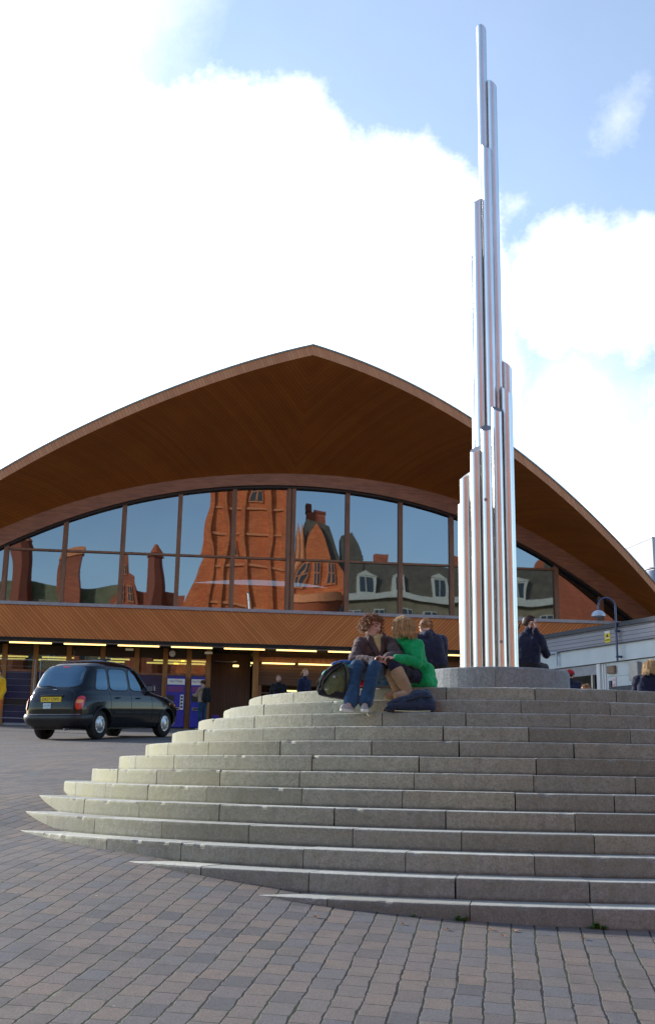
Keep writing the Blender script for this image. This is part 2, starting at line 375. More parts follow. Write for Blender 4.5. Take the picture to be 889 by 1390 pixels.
# ------------------------------------------------------------------ mesh helpers
class MB:
    def __init__(s): s.v = []; s.f = []; s.mi = []; s.uv = []; s.sm = []; s.tone = []
    def add(s, vs, fs, mi=0, uv=None, sm=False, tone=.5):
        b = len(s.v); s.v += [tuple(v) for v in vs]
        for k, f in enumerate(fs):
            s.f.append([b+i for i in f]); s.mi.append(mi); s.sm.append(sm); s.tone.append(tone)
            s.uv.append([uv[i] for i in f] if uv else None)
        return s
    def box(s, x0, x1, y0, y1, z0, z1, mi=0, M=None, uvf=None, tone=.5):
        vs = [Vector((x, y, z)) for z in (z0, z1) for y in (y0, y1) for x in (x0, x1)]
        uv = [uvf(v) for v in vs] if uvf else None
        if M: vs = [M @ v for v in vs]
        return s.add(vs, [(0, 2, 3, 1), (4, 5, 7, 6), (0, 1, 5, 4), (2, 6, 7, 3), (0, 4, 6, 2), (1, 3, 7, 5)], mi, uv, tone=tone)
    def bbox(s, x0, x1, y0, y1, z0, z1, b=.02, mi=0, M=None):
        """box with chamfered edges"""
        bm = bmesh.new(); bmesh.ops.create_cube(bm, size=1)
        for v in bm.verts: v.co = Vector(((x0+x1)/2+v.co.x*(x1-x0), (y0+y1)/2+v.co.y*(y1-y0), (z0+z1)/2+v.co.z*(z1-z0)))
        bmesh.ops.bevel(bm, geom=bm.edges[:], offset=b, segments=2, affect='EDGES', profile=.6)
        bm.verts.index_update()
        vs = [(M @ v.co) if M else v.co.copy() for v in bm.verts]; fs = [[v.index for v in f.verts] for f in bm.faces]; bm.free()
        return s.add(vs, fs, mi, sm=False)
    def cyl(s, p, q, r1, r2=None, n=16, mi=0, caps=True, sm=True):
        p, q = Vector(p), Vector(q); r2 = r1 if r2 is None else r2
        d = (q-p); d = d.normalized() if d.length > 1e-9 else Vector((0, 0, 1))
        a = d.orthogonal().normalized(); b = d.cross(a)
        vs = []
        for c, r in ((p, r1), (q, r2)):
            for i in range(n):
                t = 2*math.pi*i/n; vs.append(c+(a*math.cos(t)+b*math.sin(t))*r)
        s.add(vs, [(i, (i+1) % n, n+(i+1) % n, n+i) for i in range(n)], mi, sm=sm)
        if caps: s.add(vs, [tuple(range(n))[::-1], tuple(range(n, 2*n))], mi)
        return s
    def tube(s, pts, r, n=8, mi=0):
        pts = [Vector(p) for p in pts]; rr = r if isinstance(r, (list, tuple)) else [r]*len(pts)
        vs = []; ref = None
        for i, p in enumerate(pts):
            d = (pts[min(i+1, len(pts)-1)]-pts[max(i-1, 0)]).normalized()
            if ref is None: ref = d.orthogonal().normalized()
            ref = (ref-d*ref.dot(d)).normalized(); b = d.cross(ref)
            for k in range(n):
                t = 2*math.pi*k/n; vs.append(p+(ref*math.cos(t)+b*math.sin(t))*rr[i])
        m = len(pts)
        fs = [(i*n+k, i*n+(k+1) % n, (i+1)*n+(k+1) % n, (i+1)*n+k) for i in range(m-1) for k in range(n)]
        s.add(vs, fs, mi, sm=True)
        s.add(vs, [tuple(range(n))[::-1], tuple(range((m-1)*n, m*n))], mi)
        return s
    def sph(s, c, r, n=12, mi=0, M=None, z0=-1.0, z1=1.0):
        c = Vector(c); r = Vector((r, r, r)) if isinstance(r, (int, float)) else Vector(r)
        m = max(4, n//2); vs = []
        a0, a1 = math.asin(z0), math.asin(z1)
        for j in range(m+1):
            la = a0+(a1-a0)*j/m
            for i in range(n):
                lo = 2*math.pi*i/n; q = Vector((math.cos(la)*math.cos(lo)*r.x, math.cos(la)*math.sin(lo)*r.y, math.sin(la)*r.z))
                vs.append(c+((M @ q) if M else q))
        s.add(vs, [(j*n+i, j*n+(i+1) % n, (j+1)*n+(i+1) % n, (j+1)*n+i) for j in range(m) for i in range(n)], mi, sm=True); return s
    def grid(s, P, mi=0, uv=None, sm=True, closed=False):
        m, n = len(P), len(P[0]); vs = [p for row in P for p in row]; u = [q for row in uv for q in row] if uv else None
        nn = n if closed else n-1
        return s.add(vs, [(j*n+i, j*n+(i+1) % n, (j+1)*n+(i+1) % n, (j+1)*n+i) for j in range(m-1) for i in range(nn)], mi, u, sm)
    def prism(s, poly, y0, y1, mi=0, M=None, uvf=None):
        """poly of (x,z) extruded along y"""
        n = len(poly); vs = [Vector((x, y, z)) for y in (y0, y1) for x, z in poly]; uv = [uvf(v) for v in vs] if uvf else None
        if M: vs = [M @ v for v in vs]
        return s.add(vs, [tuple(range(n)), tuple(range(n, 2*n))[::-1]]+[(i, n+i, n+(i+1) % n, (i+1) % n) for i in range(n)], mi, uv)
    def build(s, name, mt, parent=None, **tags):
        me = bpy.data.meshes.new(name); me.from_pydata(s.v, [], s.f)
        for m in (mt if isinstance(mt, (list, tuple)) else [mt]): me.materials.append(MT[m] if isinstance(m, str) else m)
        me.polygons.foreach_set('material_index', s.mi); me.polygons.foreach_set('use_smooth', s.sm)
        if any(u is not None for u in s.uv):
            L = me.uv_layers.new(name='UVMap'); arr = []
            for f, u in zip(s.f, s.uv):
                for i in range(len(f)): arr += list(u[i][:2]) if u else [0, 0]
            L.data.foreach_set('uv', arr)
        a = me.attributes.new('tone', 'FLOAT', 'FACE'); a.data.foreach_set('value', s.tone)
        me.validate(); me.update()
        o = bpy.data.objects.new(name, me); COL.objects.link(o)
        if parent is not None: o.parent = parent
        tag(o, **tags); return o
def tag(o, label=None, cat=None, group=None, kind=None):
    if label: o['label'] = label
    if cat: o['category'] = cat
    if group: o['group'] = group
    if kind: o['kind'] = kind
    return o
def thing(name, label, cat, loc=(0, 0, 0), rz=0, group=None):
    o = bpy.data.objects.new(name, None); COL.objects.link(o); o.empty_display_size = .2
    o.location = loc; o.rotation_euler = (0, 0, rz); tag(o, label, cat, group); return o
def text(name, body, size, M, mat, parent, depth=.002, align='CENTER', sx=1.0):
    c = bpy.data.curves.new(name, 'FONT'); c.body = body; c.size = size; c.extrude = depth; c.align_x = align; c.align_y = 'CENTER'; c.resolution_u = 2
    t = bpy.data.objects.new(name+'_tmp', c); me = bpy.data.meshes.new_from_object(t); bpy.data.objects.remove(t); bpy.data.curves.remove(c)
    me.transform(Matrix.Diagonal((sx, 1, 1, 1))); me.transform(M); me.materials.clear(); me.materials.append(MT[mat])
    o = bpy.data.objects.new(name, me); COL.objects.link(o); o.parent = parent; return o

# ------------------------------------------------------------------ the ground: one sloping sheet
GP = np.array([(2.32, 8.62, -1.0), (1.57, 8.66, -.988), (.86, 8.76, -.963), (.08, 8.97, -.92), (-.46, 9.2, -.862), (-1.62, 10.1, -.715), (-3.10, 11.92, -.572), (-3.22, 12.67, -.425),
    (-3.21, 13.73, -.265), (-3.3, 14.6, -.20), (-3.1, 15.6, -.12), (-2.4, 17.5, .1), (0, 0, -1.62), (-4, 0, -1.58), (5, 0, -1.66), (0, 5.5, -1.24), (4, 6, -1.27), (-4, 6.5, -1.08), (5.5, 9.5, -1.02), (-7, 10, -.75), (-6, 13, -.42),
    (9, 12, -.8), (10, 16, -.3), (8, 21, .35), (2.3, 21, .42), (-1.5, 20, .28), (-6, 20, .2), (-6.6, 27.4, .70), (-5.1, 27, .71), (-4, 29.66, .865), (-9, 30, .87), (0, 30, .93), (7, 30, 1.0),
    (-8, 37, 1.3), (0, 37, 1.3), (9, 37, 1.35), (-12, 44, 1.63), (0, 45, 1.63), (14, 46, 1.65), (0, 60, 1.66), (-20, 50, 1.66), (25, 50, 1.66), (-20, 20, .2), (20, 20, .3), (-20, 5, -1.2), (20, 5, -1.3), (0, -20, -2.4), (-25, -20, -2.4), (25, -20, -2.4)])
def _rbf():
    P = GP[:, :2]; D = np.hypot(*(P[:, None]-P[None]).transpose(2, 0, 1)); n = len(P)
    A = np.zeros((n+3, n+3)); A[:n, :n] = D+np.eye(n)*.002; A[:n, n] = 1; A[:n, n+1:] = P; A[n, :n] = 1; A[n+1:, :n] = P.T
    return np.linalg.solve(A, np.r_[GP[:, 2], 0, 0, 0])
_w = _rbf()
def ground_z(x, y):
    x = max(-25, min(25, x)); y = max(-20, min(60, y))
    return float(np.hypot(GP[:, 0]-x, GP[:, 1]-y) @ _w[:-3]+_w[-3]+_w[-2]*x+_w[-1]*y)
def make_ground():
    xs = sorted(set([-600, -250, -120, -60, -40, -28]+[round(-22+.5*i, 3) for i in range(89)]+[28, 40, 60, 120, 250, 600]+[round(-7+.25*i, 3) for i in range(57)]))
    ys = sorted(set([-600, -250, -120, -60, -40, -28]+[round(-22+1.0*i, 3) for i in range(25)]+[round(3+.25*i, 3) for i in range(60)]+[round(18+.75*i, 3) for i in range(56)]+[75, 90, 120, 200, 400, 900]))
    a = R(8.5); ca, sa = math.cos(a), math.sin(a)
    P = []; U = []
    for y in ys:
        P.append([(x, y, ground_z(x, y)) for x in xs])
        row = []
        for x in xs:
            xp, yp = x*ca-y*sa, x*sa+y*ca          # courses run straight, then sweep round to the right behind the steps
            if yp < 9.2: row.append((yp, 6-xp))
            else:
                v = math.hypot(xp-6, yp-9.2); row.append((9.2+math.atan2(yp-9.2, 6-xp)*9, v))
        U.append(row)
    MB().grid(P, 0, U).build('ground', 'paving', kind='structure')
make_ground()

# ------------------------------------------------------------------ the round flight of steps
CX, CY, R13, TR, RISE, H1 = 2.28155, 15.7437, 3.261, .3218, .15, -.862
def step_h(k): return H1+RISE*(k-1)
def step_r(k): return R13+TR*(13-k)
def arc_block(mb, r0, r1, z0, z1, a0, a1, tone, ch=.012, mi=0, tread=False):
    n = max(2, int(abs(a1-a0)*r1/(.06 if tread else .12))); prof = [(r0, z1), (r1-ch, z1), (r1-ch*.3, z1-ch*.3), (r1, z1-ch), (r1, z1-ch-.02), (r1, z0), (r0, z0)]
    P = [[(r*math.cos(a0+(a1-a0)*i/n), r*math.sin(a0+(a1-a0)*i/n), z) for r, z in prof] for i in range(n+1)]
    if tread:      # worn and chipped nosings
        for i, row in enumerate(P):
            q = rnd.uniform(0, .003)+(rnd.uniform(.006, .016) if rnd.random() < .05 else 0)
            a_ = a0+(a1-a0)*i/n
            for j in (1, 2, 3):
                x, y, z = row[j]; row[j] = [x-math.cos(a_)*q, y-math.sin(a_)*q, z-q*(.6 if j > 1 else .15)]
    m = len(prof); vs = [p for row in P for p in row]
    fs = [(i*m+j, i*m+(j+1) % m, (i+1)*m+(j+1) % m, (i+1)*m+j) for i in range(n) for j in range(m)]
    fs += [tuple(range(m)), tuple(range(n*m, n*m+m))[::-1]]
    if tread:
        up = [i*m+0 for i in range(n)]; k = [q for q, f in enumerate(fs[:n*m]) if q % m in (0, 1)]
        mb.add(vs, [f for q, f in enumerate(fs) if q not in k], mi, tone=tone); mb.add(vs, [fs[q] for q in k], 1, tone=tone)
    else: mb.add(vs, fs, mi, tone=tone)
def make_steps():
    z0 = ground_z(CX, CY-7.1)
    root = thing('stone_steps', 'broad round flight of worn grey stone steps fanning out below the steel sculpture', 'steps', (CX, CY, z0))
    for k in range(1, 14):
        mb = MB(); r = step_r(k); h = step_h(k)-z0
        a = R(-190)-rnd.random()*.2; end = R(170)
        while a < end:
            L = (.82+rnd.random()*.34); da = L/r
            j = rnd.uniform(-.004, .004); hz = rnd.uniform(-.0025, .0025)
            wide = .0035 if rnd.random() < .7 else .007
            arc_block(mb, r-.40, r+j, h-.62, h+hz, a+wide/r, min(a+da, end+.1)-wide/r, rnd.betavariate(2, 2), ch=rnd.choice((.008, .012, .018)), tread=True)
            a += da
        if k == 13:      # flat slabs in the middle
            for i in range(24):
                a0, a1 = 2*math.pi*i/24, 2*math.pi*(i+1)/24
                for ra, rb in ((.1, .95), (.96, 1.9), (1.91, 2.855)):
                    arc_block(mb, ra, rb, h-.3, h-.002, a0+.004/rb, a1-.004/rb, rnd.random(), ch=.004)
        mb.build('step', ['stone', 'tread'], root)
make_steps()

# weeds, leaves in the joint at the foot of the steps
def weed(u, label, s=1.0):
    d = ray(u, 1245); R1 = step_r(1)+.02
    A = d.x**2+d.y**2; B = -2*(d.x*CX+d.y*CY); C = CX*CX+CY*CY-R1*R1
    t = (-B-math.sqrt(B*B-4*A*C))/2/A; x, y = d.x*t, d.y*t; z = ground_z(x, y)
    mb = MB()
    for i in range(int(34*s)):
        an = rnd.uniform(0, 2*math.pi); L = rnd.uniform(.03, .085)*s; w = L*.22; el = rnd.uniform(.15, 1.1)
        dr = Vector((math.cos(an)*1.5, math.sin(an)*.6, 0)); sd = Vector((-math.sin(an), math.cos(an), 0))
        o = Vector((rnd.uniform(-.05, .05)*s, rnd.uniform(-.015, .01), 0))
        p1 = o+dr*L*.5*math.cos(el)+Vector((0, 0, L*math.sin(el)*.8)); p2 = o+dr*L*math.cos(el)+Vector((0, 0, L*math.sin(el)*.7))
        mb.add([o, p1-sd*w, p2, p1+sd*w], [(0, 1, 2, 3)], 0)
    mb.build('weed', ['leaf'], label=label, cat='weed', group='weeds at the foot of the steps').location = (x, y, z)
weed(625, 'small green weed at the foot of the lowest step, left of the other', .75)
weed(812, 'larger leafy weed at the foot of the lowest step, towards the right edge', .9)
weed(560, 'tiny low tuft of moss at the foot of the lowest step', .4)
def leaves():
    spots = [(652, 1250), (683, 1252), (668, 1259), (770, 1262), (595, 1250), (540, 1243), (430, 1228), (704, 1170), (868, 1270)]
    words = ['brown curled dead leaf on the setts under the middle of the lowest step', 'dark red dead leaf lying against the lowest step', 'yellow dead leaf lying on the setts a little way from the lowest step',
             'pale dead leaf on the setts left of the larger weed', 'small dead leaf beside the smaller weed', 'dead leaf caught by the moss tuft', 'dead leaf near the tapering end of the lowest step']
    for (u, v), w in zip(spots, words):
        d = ray(u, v); y = 8.4
        for _ in range(12):
            y = ground_z(d.x*y, y)/d.z if abs(d.z) > 1e-6 else y
            y = max(6, min(8.6, y))
        x = d.x*y; s = rnd.uniform(.018, .03); a = rnd.uniform(0, 6)
        vs = [Vector((math.cos(a+t)*s*(1 if i % 2 else .62), math.sin(a+t)*s*(1 if i % 2 else .62), .004+rnd.random()*.012)) for i, t in enumerate(np.linspace(0, 5.5, 8))]
        vs.append(Vector((0, 0, .004)))
        MB().add(vs, [(i, (i+1) % 8, 8) for i in range(8)]).build('fallen_leaf', 'deadleaf', label=w, cat='leaf', group='dead leaves by the steps').location = (x, y, ground_z(x, y)+.003)
leaves()

# ------------------------------------------------------------------ pedestal and steel sculpture
PT = step_h(13)-.002; PED_H = .43
def make_sculpture():
    ped = thing('granite_pedestal', 'low round grey granite plinth on top of the steps under the steel tubes', 'plinth', (CX, CY, PT))
    for i in range(7):
        mb = MB(); a0 = -math.pi/2+.30+i*2*math.pi/7-math.pi; arc_block(mb, .02, .965, 0, PED_H, a0+.002, a0+2*math.pi/7-.002, .35+.3*rnd.random(), ch=.02)
        mb.build('granite_block', 'granite', ped)
    root = thing('steel_tube_sculpture', 'tall sculpture of bundled stainless steel tubes with slanted tops rising from the plinth', 'sculpture', (CX, CY, PT+PED_H))
    zb = PT+PED_H
    # centre pixel near the foot (v=900), top pixel v, depth, axis angle
    spec = [(634.2, 640, 15.60), (649.3, 604, 15.50), (664.8, 575, 15.44), (680.2, 549, 15.50), (694.0, 524, 15.60), (696.2, 491, 15.77),
            (631.0, 675, 15.78), (652.5, 343, 15.79), (657.6, 267, 15.66), (672.8, 194, 15.61), (683.0, 110, 15.75), (668.5, 36, 15.80)]
    for u, v, Y in spec:
        p = W(u, 900, Y); x = p.x; r = .0725
        d = ray(0, 0)
        # height of the tube from the elevation of its top
        um = u-(900-v)*.0185; ztop = W(um, v, Y).z
        out = Vector((x-2.2, Y-15.72)); out = out.normalized() if out.length > 1e-6 else Vector((0, -1))
        sl = .85; n = 40; mb = MB(); bot = []; top = []; inn = []
        bx, by = x-CX, Y-CY
        for i in range(n):
            a = 2*math.pi*i/n; c = Vector((math.cos(a), math.sin(a)))
            h = ztop-zb-sl*(c.dot(out)+1)*r
            bot.append((bx+c.x*r, by+c.y*r, 0)); top.append((bx+c.x*r, by+c.y*r, h))
        mb.grid([bot, top], 0, closed=True)
        mb.add(top, [tuple(range(n))], 1)
        mb.add([(bx, by, 0)]+bot, [], 0)
        mb.build('steel_tube', ['steel', 'sill'], root)
        MB().cyl((bx, by, .001), (bx, by, .016), r+.012, n=24).build('collar', 'steel', root)
    # welded caps on two tubes
    for u, v, Y in ((659, 678, 15.44), (680, 871, 15.50)):
        p = W(u, v, Y-.073); c = (p.x-CX, p.y-CY, p.z-zb)
        MB().cyl((c[0], c[1]-.004, c[2]), (c[0], c[1]+.02, c[2]), .022, n=16).build('access_cap', 'sill', root)
make_sculpture()

# ------------------------------------------------------------------ the station
AL = R(7); SP = Vector((-1.5255, 45, 1.65))
STM = Matrix.Translation(SP) @ Matrix.Rotation(AL, 4, 'Z')
Z0 = SP.z
ROOF = np.array([(-16, 4.3), (-13, 7.4), (-10.3, 9.66), (-8.87, 10.54), (-7.42, 11.48), (-5.98, 12.24), (-4.51, 12.97), (-3.01, 13.65), (-1.48, 14.27), (.21, 14.79), (1.66, 14.38), (3.26, 13.81), (4.86, 12.97), (5.76, 12.42), (7.46, 11.36), (8.83, 10.33), (10.13, 9.13), (11.42, 7.86), (12.41, 6.69), (13.6, 5.2), (15, 3.3)])
BT = np.array([(-17, 4.7), (-15, 6.2), (-13, 7.6), (-11, 8.81), (-9.38, 9.57), (-7.09, 10.41), (-4.97, 10.95), (-2.69, 11.28), (-1, 11.47), (.2, 11.53), (2.59, 11.49), (4.98, 11.21), (7.03, 10.74), (9.13, 9.88), (11.01, 8.87), (12.93, 7.68), (14.86, 6.32), (17, 4.6)])
BB = np.array([(-16, 4.9), (-14, 6.2), (-12.5, 7.3), (-10.92, 8.19), (-9.73, 8.69), (-8.5, 9.32), (-6.48, 10.08), (-4.24, 10.63), (-2.67, 10.85), (.03, 11.1), (2.3, 10.96), (4.53, 10.67), (6.57, 10.19), (9.12, 9.18), (10.75, 8.44), (12.18, 7.42), (13.77, 6.26), (15.5, 4.9)])
_rl = np.polyfit(ROOF[ROOF[:, 0] < .3, 0], ROOF[ROOF[:, 0] < .3, 1], 4); _rr = np.polyfit(ROOF[ROOF[:, 0] > .1, 0], ROOF[ROOF[:, 0] > .1, 1], 4)
_bt = np.polyfit(BT[:, 0], BT[:, 1], 6); _bb = np.polyfit(BB[:, 0], BB[:, 1], 6)
def roof_z(s): return float(np.polyval(_rl if s < .21 else _rr, s))-Z0
def edge(s):
    """front roof edge: the prow reaches out 6 m at the middle and less towards the ends"""
    off = 6-3.4*min(1.3, abs(s-.21)/12.5)**1.4
    P = STM @ Vector((s, -6, roof_z(s))); n = (STM.to_3x3() @ Vector((0, 1, 0))); k = (SP.dot(n)-off)/P.dot(n); return STM.inverted() @ (P*k)
def bt_z(s): return float(np.polyval(_bt, s))-Z0
def bb_z(s): return float(np.polyval(_bb, s))-Z0
def z_(z): return z-Z0
def make_station():
    root = thing('railway_station', 'timber clad station with a great curved prow roof and arched glazed front', 'station', SP, AL)
    N = 64; es = [-15.5+30.4*i/N for i in range(N+1)]; es = sorted(es+[.21]); bs = [-16.5+(e+15.5)/30.4*33.2 for e in es]
    # make the ridge lines meet the arch crown
    bs = [(.2+(e-.21)*(16.7/15.71) if e < .21 else .2+(e-.21)*(16.6/14.69)) for e in es]
    FH = .37
    # soffit
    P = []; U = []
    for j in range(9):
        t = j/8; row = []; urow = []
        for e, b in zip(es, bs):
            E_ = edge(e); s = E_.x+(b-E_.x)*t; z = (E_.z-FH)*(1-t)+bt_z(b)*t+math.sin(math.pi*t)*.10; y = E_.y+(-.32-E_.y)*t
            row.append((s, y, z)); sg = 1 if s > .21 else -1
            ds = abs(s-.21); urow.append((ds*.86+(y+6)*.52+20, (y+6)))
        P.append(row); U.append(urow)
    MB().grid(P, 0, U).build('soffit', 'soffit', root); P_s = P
    # fascia of short boards
    P = []; U = []
    for dz in (0, -FH):
        P.append([edge(e)+Vector((0, 0, dz)) for e in es]); U.append([(e*.94+dz*.35+30, dz) for e in es])
    mb = MB(); mb.grid(P, 0, U, sm=False)
    mb.build('fascia', 'fascia', root)
    mb = MB()
    top = [[(x, y, z+FH+.045) for x, y, z in row] for row in P_s]; top[0] = [edge(e)+Vector((0, -.03, .045)) for e in es]
    mb.grid([[edge(e)+Vector((0, -.03, -.012)) for e in es]]+top+[[(b, 26, bt_z(b)+FH+.045) for b in bs]])
    mb.build('roof', 'copper', root)
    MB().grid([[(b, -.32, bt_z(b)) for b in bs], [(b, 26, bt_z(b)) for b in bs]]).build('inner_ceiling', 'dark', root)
    # arched beam
    mb = MB(); n = 80; ss = [-15.8+31.2*i/n for i in range(n+1)]
    prof = lambda s: [(s, -.32, bb_z(s)), (s, -.32, bt_z(s)+.02), (s, .12, bt_z(s)+.02), (s, .12, bb_z(s))]
    mb.grid([prof(s) for s in ss], 0, closed=True, sm=False); mb.build('arch_beam', 'beam', root)
    mb = MB(); mb.grid([[(s, -.20, bb_z(s)-.085), (s, -.20, bb_z(s)+.01), (s, .10, bb_z(s)+.01), (s, .10, bb_z(s)-.085)] for s in ss if bb_z(s) > z_(6.2)], 0, closed=True, sm=False)
    mb.build('arch_trim', 'darkwood', root)
    # mullions and glass
    mu = [-12.8, -10.64, -8.5, -6.33, -4.21, -2.11, .12, 2.35, 4.47, 6.53, 8.66, 10.78, 12.6]
    sill = z_(6.12); tr = z_(8.15)
    for i, s in enumerate(mu):
        top = bb_z(s)-.03
        mb = MB()
        if abs(s-.12) < .01:
            mb.box(s-.17, s-.02, -.16, .1, sill, top); mb.box(s+.02, s+.17, -.16, .1, sill, top)
            mb.box(s-.02, s+.02, -.10, .1, sill, top)
        else: mb.box(s-.085, s+.085, -.14, .1, sill, top)
        mb.build('mullion', 'frame', root)
    rr = random.Random(3)
    ends = [-13.9]+mu+[13.75]
    for a, b in zip(ends[:-1], ends[1:]):
        a += .085; b -= .085
        zt = lambda s: bb_z(s)-.05
        if max(zt(a), zt(b)) > tr+.1:
            lo = a; hi = b
            while zt(lo) < tr and lo < b: lo += .02
            while zt(hi) < tr and hi > a: hi -= .02
            MB().box(lo, hi, -.09, .06, tr-.04, tr+.04).build('transom', 'frame', root)
        # panes bow a little as real sheets do
        for z0f, z1f in ((lambda s: sill, lambda s: min(tr-.04, zt(s))), (lambda s: tr+.04, lambda s: zt(s))):
            if max(z1f(a)-z0f(a), z1f(b)-z0f(b), z1f((a+b)/2)-z0f((a+b)/2)) < .08: continue
            bow = rr.uniform(-.0035, .0035); tw = rr.uniform(-.002, .002); tx = rr.uniform(-.0022, .0022)
            mb = MB(); P = []; m = 16
            for j in range(m+1):
                row = []
                for i in range(m+1):
                    s = a+(b-a)*i/m; z0, z1 = z0f(s), max(z0f(s), z1f(s)); z = z0+(z1-z0)*j/m
                    cx_, cz_ = 2*i/m-1, 2*j/m-1
                    row.append((s, bow*(1-cx_*cx_)*(1-cz_*cz_*.6)+tw*cx_*cz_+tx*cx_+noise.noise(Vector((s*1.3, z*.8, 3)))*.0012, z))
                P.append(row)
            mb.grid(P); mb.build('glass_pane', 'glass', root)
    # sill and boarded band
    MB().box(-15.9, 16.4, -.42, .1, z_(6.0), z_(6.12)).build('sill', 'sill', root)
    mb = MB(); uv = lambda v: (abs(v.x-.2)*.7071-v.z*.7071+50, abs(v.x-.2)*.7+v.z*.7)
    mb.box(-15.9, .2, -.36, .1, z_(4.8), z_(5.997), uvf=uv); mb.box(.2, 16.4, -.36, .1, z_(4.8), z_(5.997), uvf=uv)
    mb.build('boarded_band', 'band', root)
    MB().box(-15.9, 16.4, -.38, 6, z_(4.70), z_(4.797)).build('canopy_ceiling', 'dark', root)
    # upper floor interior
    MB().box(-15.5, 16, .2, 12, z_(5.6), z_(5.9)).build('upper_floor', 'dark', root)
    mb = MB(); mb.box(-15.5, 16, 12, 12.3, 0, z_(9)); mb.build('back_wall', 'darkwood', root)
    MB().box(-16.4, -15.9, -.3, 26, 0, z_(4.9)).build('side_wall', 'redbrick', root); MB().box(16.4, 16.9, -.3, 26, 0, z_(4.6)).build('side_wall', 'redbrick', root)
    # ground floor: posts, transom, panels at 1.5 m back
    g = 1.5; posts = [-13.1, -11.85, -10.59, -9.43, -8.18, -6.9, -5.6, -4.5, -3.59, -2.84]
    for s in posts: MB().box(s-.095, s+.095, g-.16, g+.04, 0, z_(4.7)).build('post', 'post', root)
    for a, b in zip(posts[:-1], posts[1:]):
        MB().box(a+.095, b-.095, g-.06, g+.04, z_(4.34), z_(4.70)).build('transom_board', 'darkwood', root)
        MB().box(a+.095, b-.095, g-.01, g+.01, z_(3.76), z_(4.34)).build('glass_pane', 'glass_low', root)
        MB().box(a+.095, b-.095, g-.05, g+.04, z_(3.68), z_(3.76)).build('rail', 'frame', root)
        mb = MB(); mb.box(a+.095, b-.095, g-.03, g+.03, z_(2.63), z_(3.68)); mb.box(a+.095, b-.095, g-.03, g+.03, .1, z_(2.40)); mb.build('navy_panel', 'navy', root)
        mb = MB(); mb.box(a+.095, b-.095, g-.045, g+.03, z_(2.40), z_(2.63)); mb.build('rail', 'darkwood', root)
        MB().box(a+.095, b-.095, g-.05, g+.04, 0, .1).build('kickboard', 'grey', root)
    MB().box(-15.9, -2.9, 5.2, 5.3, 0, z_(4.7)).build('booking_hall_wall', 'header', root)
    for a in (-11.2, -9.4, -7.2, -5.0, -3.9, -2.0):
        MB().box(a, a+1.25, 3.2, 3.26, z_(4.38), z_(4.44)).build('indoor_light', 'tube_in', root)
        MB().box(a-.3, a+1.0, 4.4, 4.46, z_(4.38), z_(4.44)).build('indoor_light', 'tube_in', root)
    # recess with dark boarding, big golden post, boarded header over the way in
    uvx = lambda v: (v.x+v.y+40, v.z)
    uvz = lambda v: (v.z+40, v.x)
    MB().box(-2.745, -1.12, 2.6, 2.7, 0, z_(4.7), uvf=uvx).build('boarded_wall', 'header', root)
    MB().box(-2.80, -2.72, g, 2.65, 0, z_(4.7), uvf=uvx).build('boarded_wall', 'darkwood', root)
    MB().box(-1.12, -.90, 1.05, 1.27, 0, z_(4.7)).build('post', 'post', root)
    MB().box(-.9, 8.0, 1.5, 1.66, z_(3.40), z_(4.70), uvf=uvz).build('entrance_header', 'header', root)
    MB().box(-.9, 8.0, 1.45, 1.5, z_(4.32), z_(4.50)).build('header_rail', 'frame', root)
    MB().box(-.9, -.74, 1.5, 1.7, 0, z_(3.40)).build('door_jamb', 'frame', root)
    for s in (2.2, 4.6): MB().box(s-.07, s+.07, 1.5, 1.66, 0, z_(3.40)).build('post', 'frame', root)
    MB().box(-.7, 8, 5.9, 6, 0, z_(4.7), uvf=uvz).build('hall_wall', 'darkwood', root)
    MB().box(.4, 1.4, 5.0, 5.06, z_(3.42), z_(3.48)).build('indoor_light', 'tube_in', root)
    MB().box(-.6, 6, 5.7, 5.8, z_(3.35), z_(3.42)).build('counter_rail', 'galv', root)
    MB().box(8.0, 15.9, 1.5, 1.7, 0, z_(4.7), uvf=uvx).build('boarded_wall', 'header', root)
    for s, L in ((-.75, 1.28), (.68, 1.5), (2.6, 1.5), (4.5, 1.5)):
        MB().box(s, s+L, 1.30, 1.37, z_(4.22), z_(4.27)).build('header_light', 'tube', root)
    for s in (-2.05,):
        MB().tube([(s-.55, 2.2, z_(4.35)), (s, 2.2, z_(4.33)), (s+.35, 2.2, z_(4.37))], .03).build('pipe', 'galv', root)
    MB().bbox(-1.85, -1.62, 2.1, 2.2, z_(4.14), z_(4.22), .02).build('exit_lamp', 'tube', root)
    return root
station = make_station()

ORD = ['first', 'second', 'third', 'fourth', 'fifth', 'sixth', 'seventh', 'eighth', 'ninth', 'tenth', 'eleventh', 'twelfth', 'thirteenth']
def make_strips():
    i = 0
    for k in range(-1, 12):
        s = -10.27+1.985*k
        if s > 6.2: break
        if k < 0: lab = 'fluorescent strip light under the boarded band at the left edge of the photo'
        else: lab = f'{ORD[k]} whole fluorescent strip light from the left, fixed under the boarded band'
        t = thing('strip_light', lab, 'strip light', STM @ Vector((s, -.12, z_(4.70))), AL, 'strip lights in a row under the boarded band')
        MB().box(-.20, 1.785, -.06, .06, -.055, -.002).build('housing', 'grey', t)
        MB().cyl((.02, 0, -.082), (1.56, 0, -.082), .027, n=10).build('tube', 'tube', t)
make_strips()

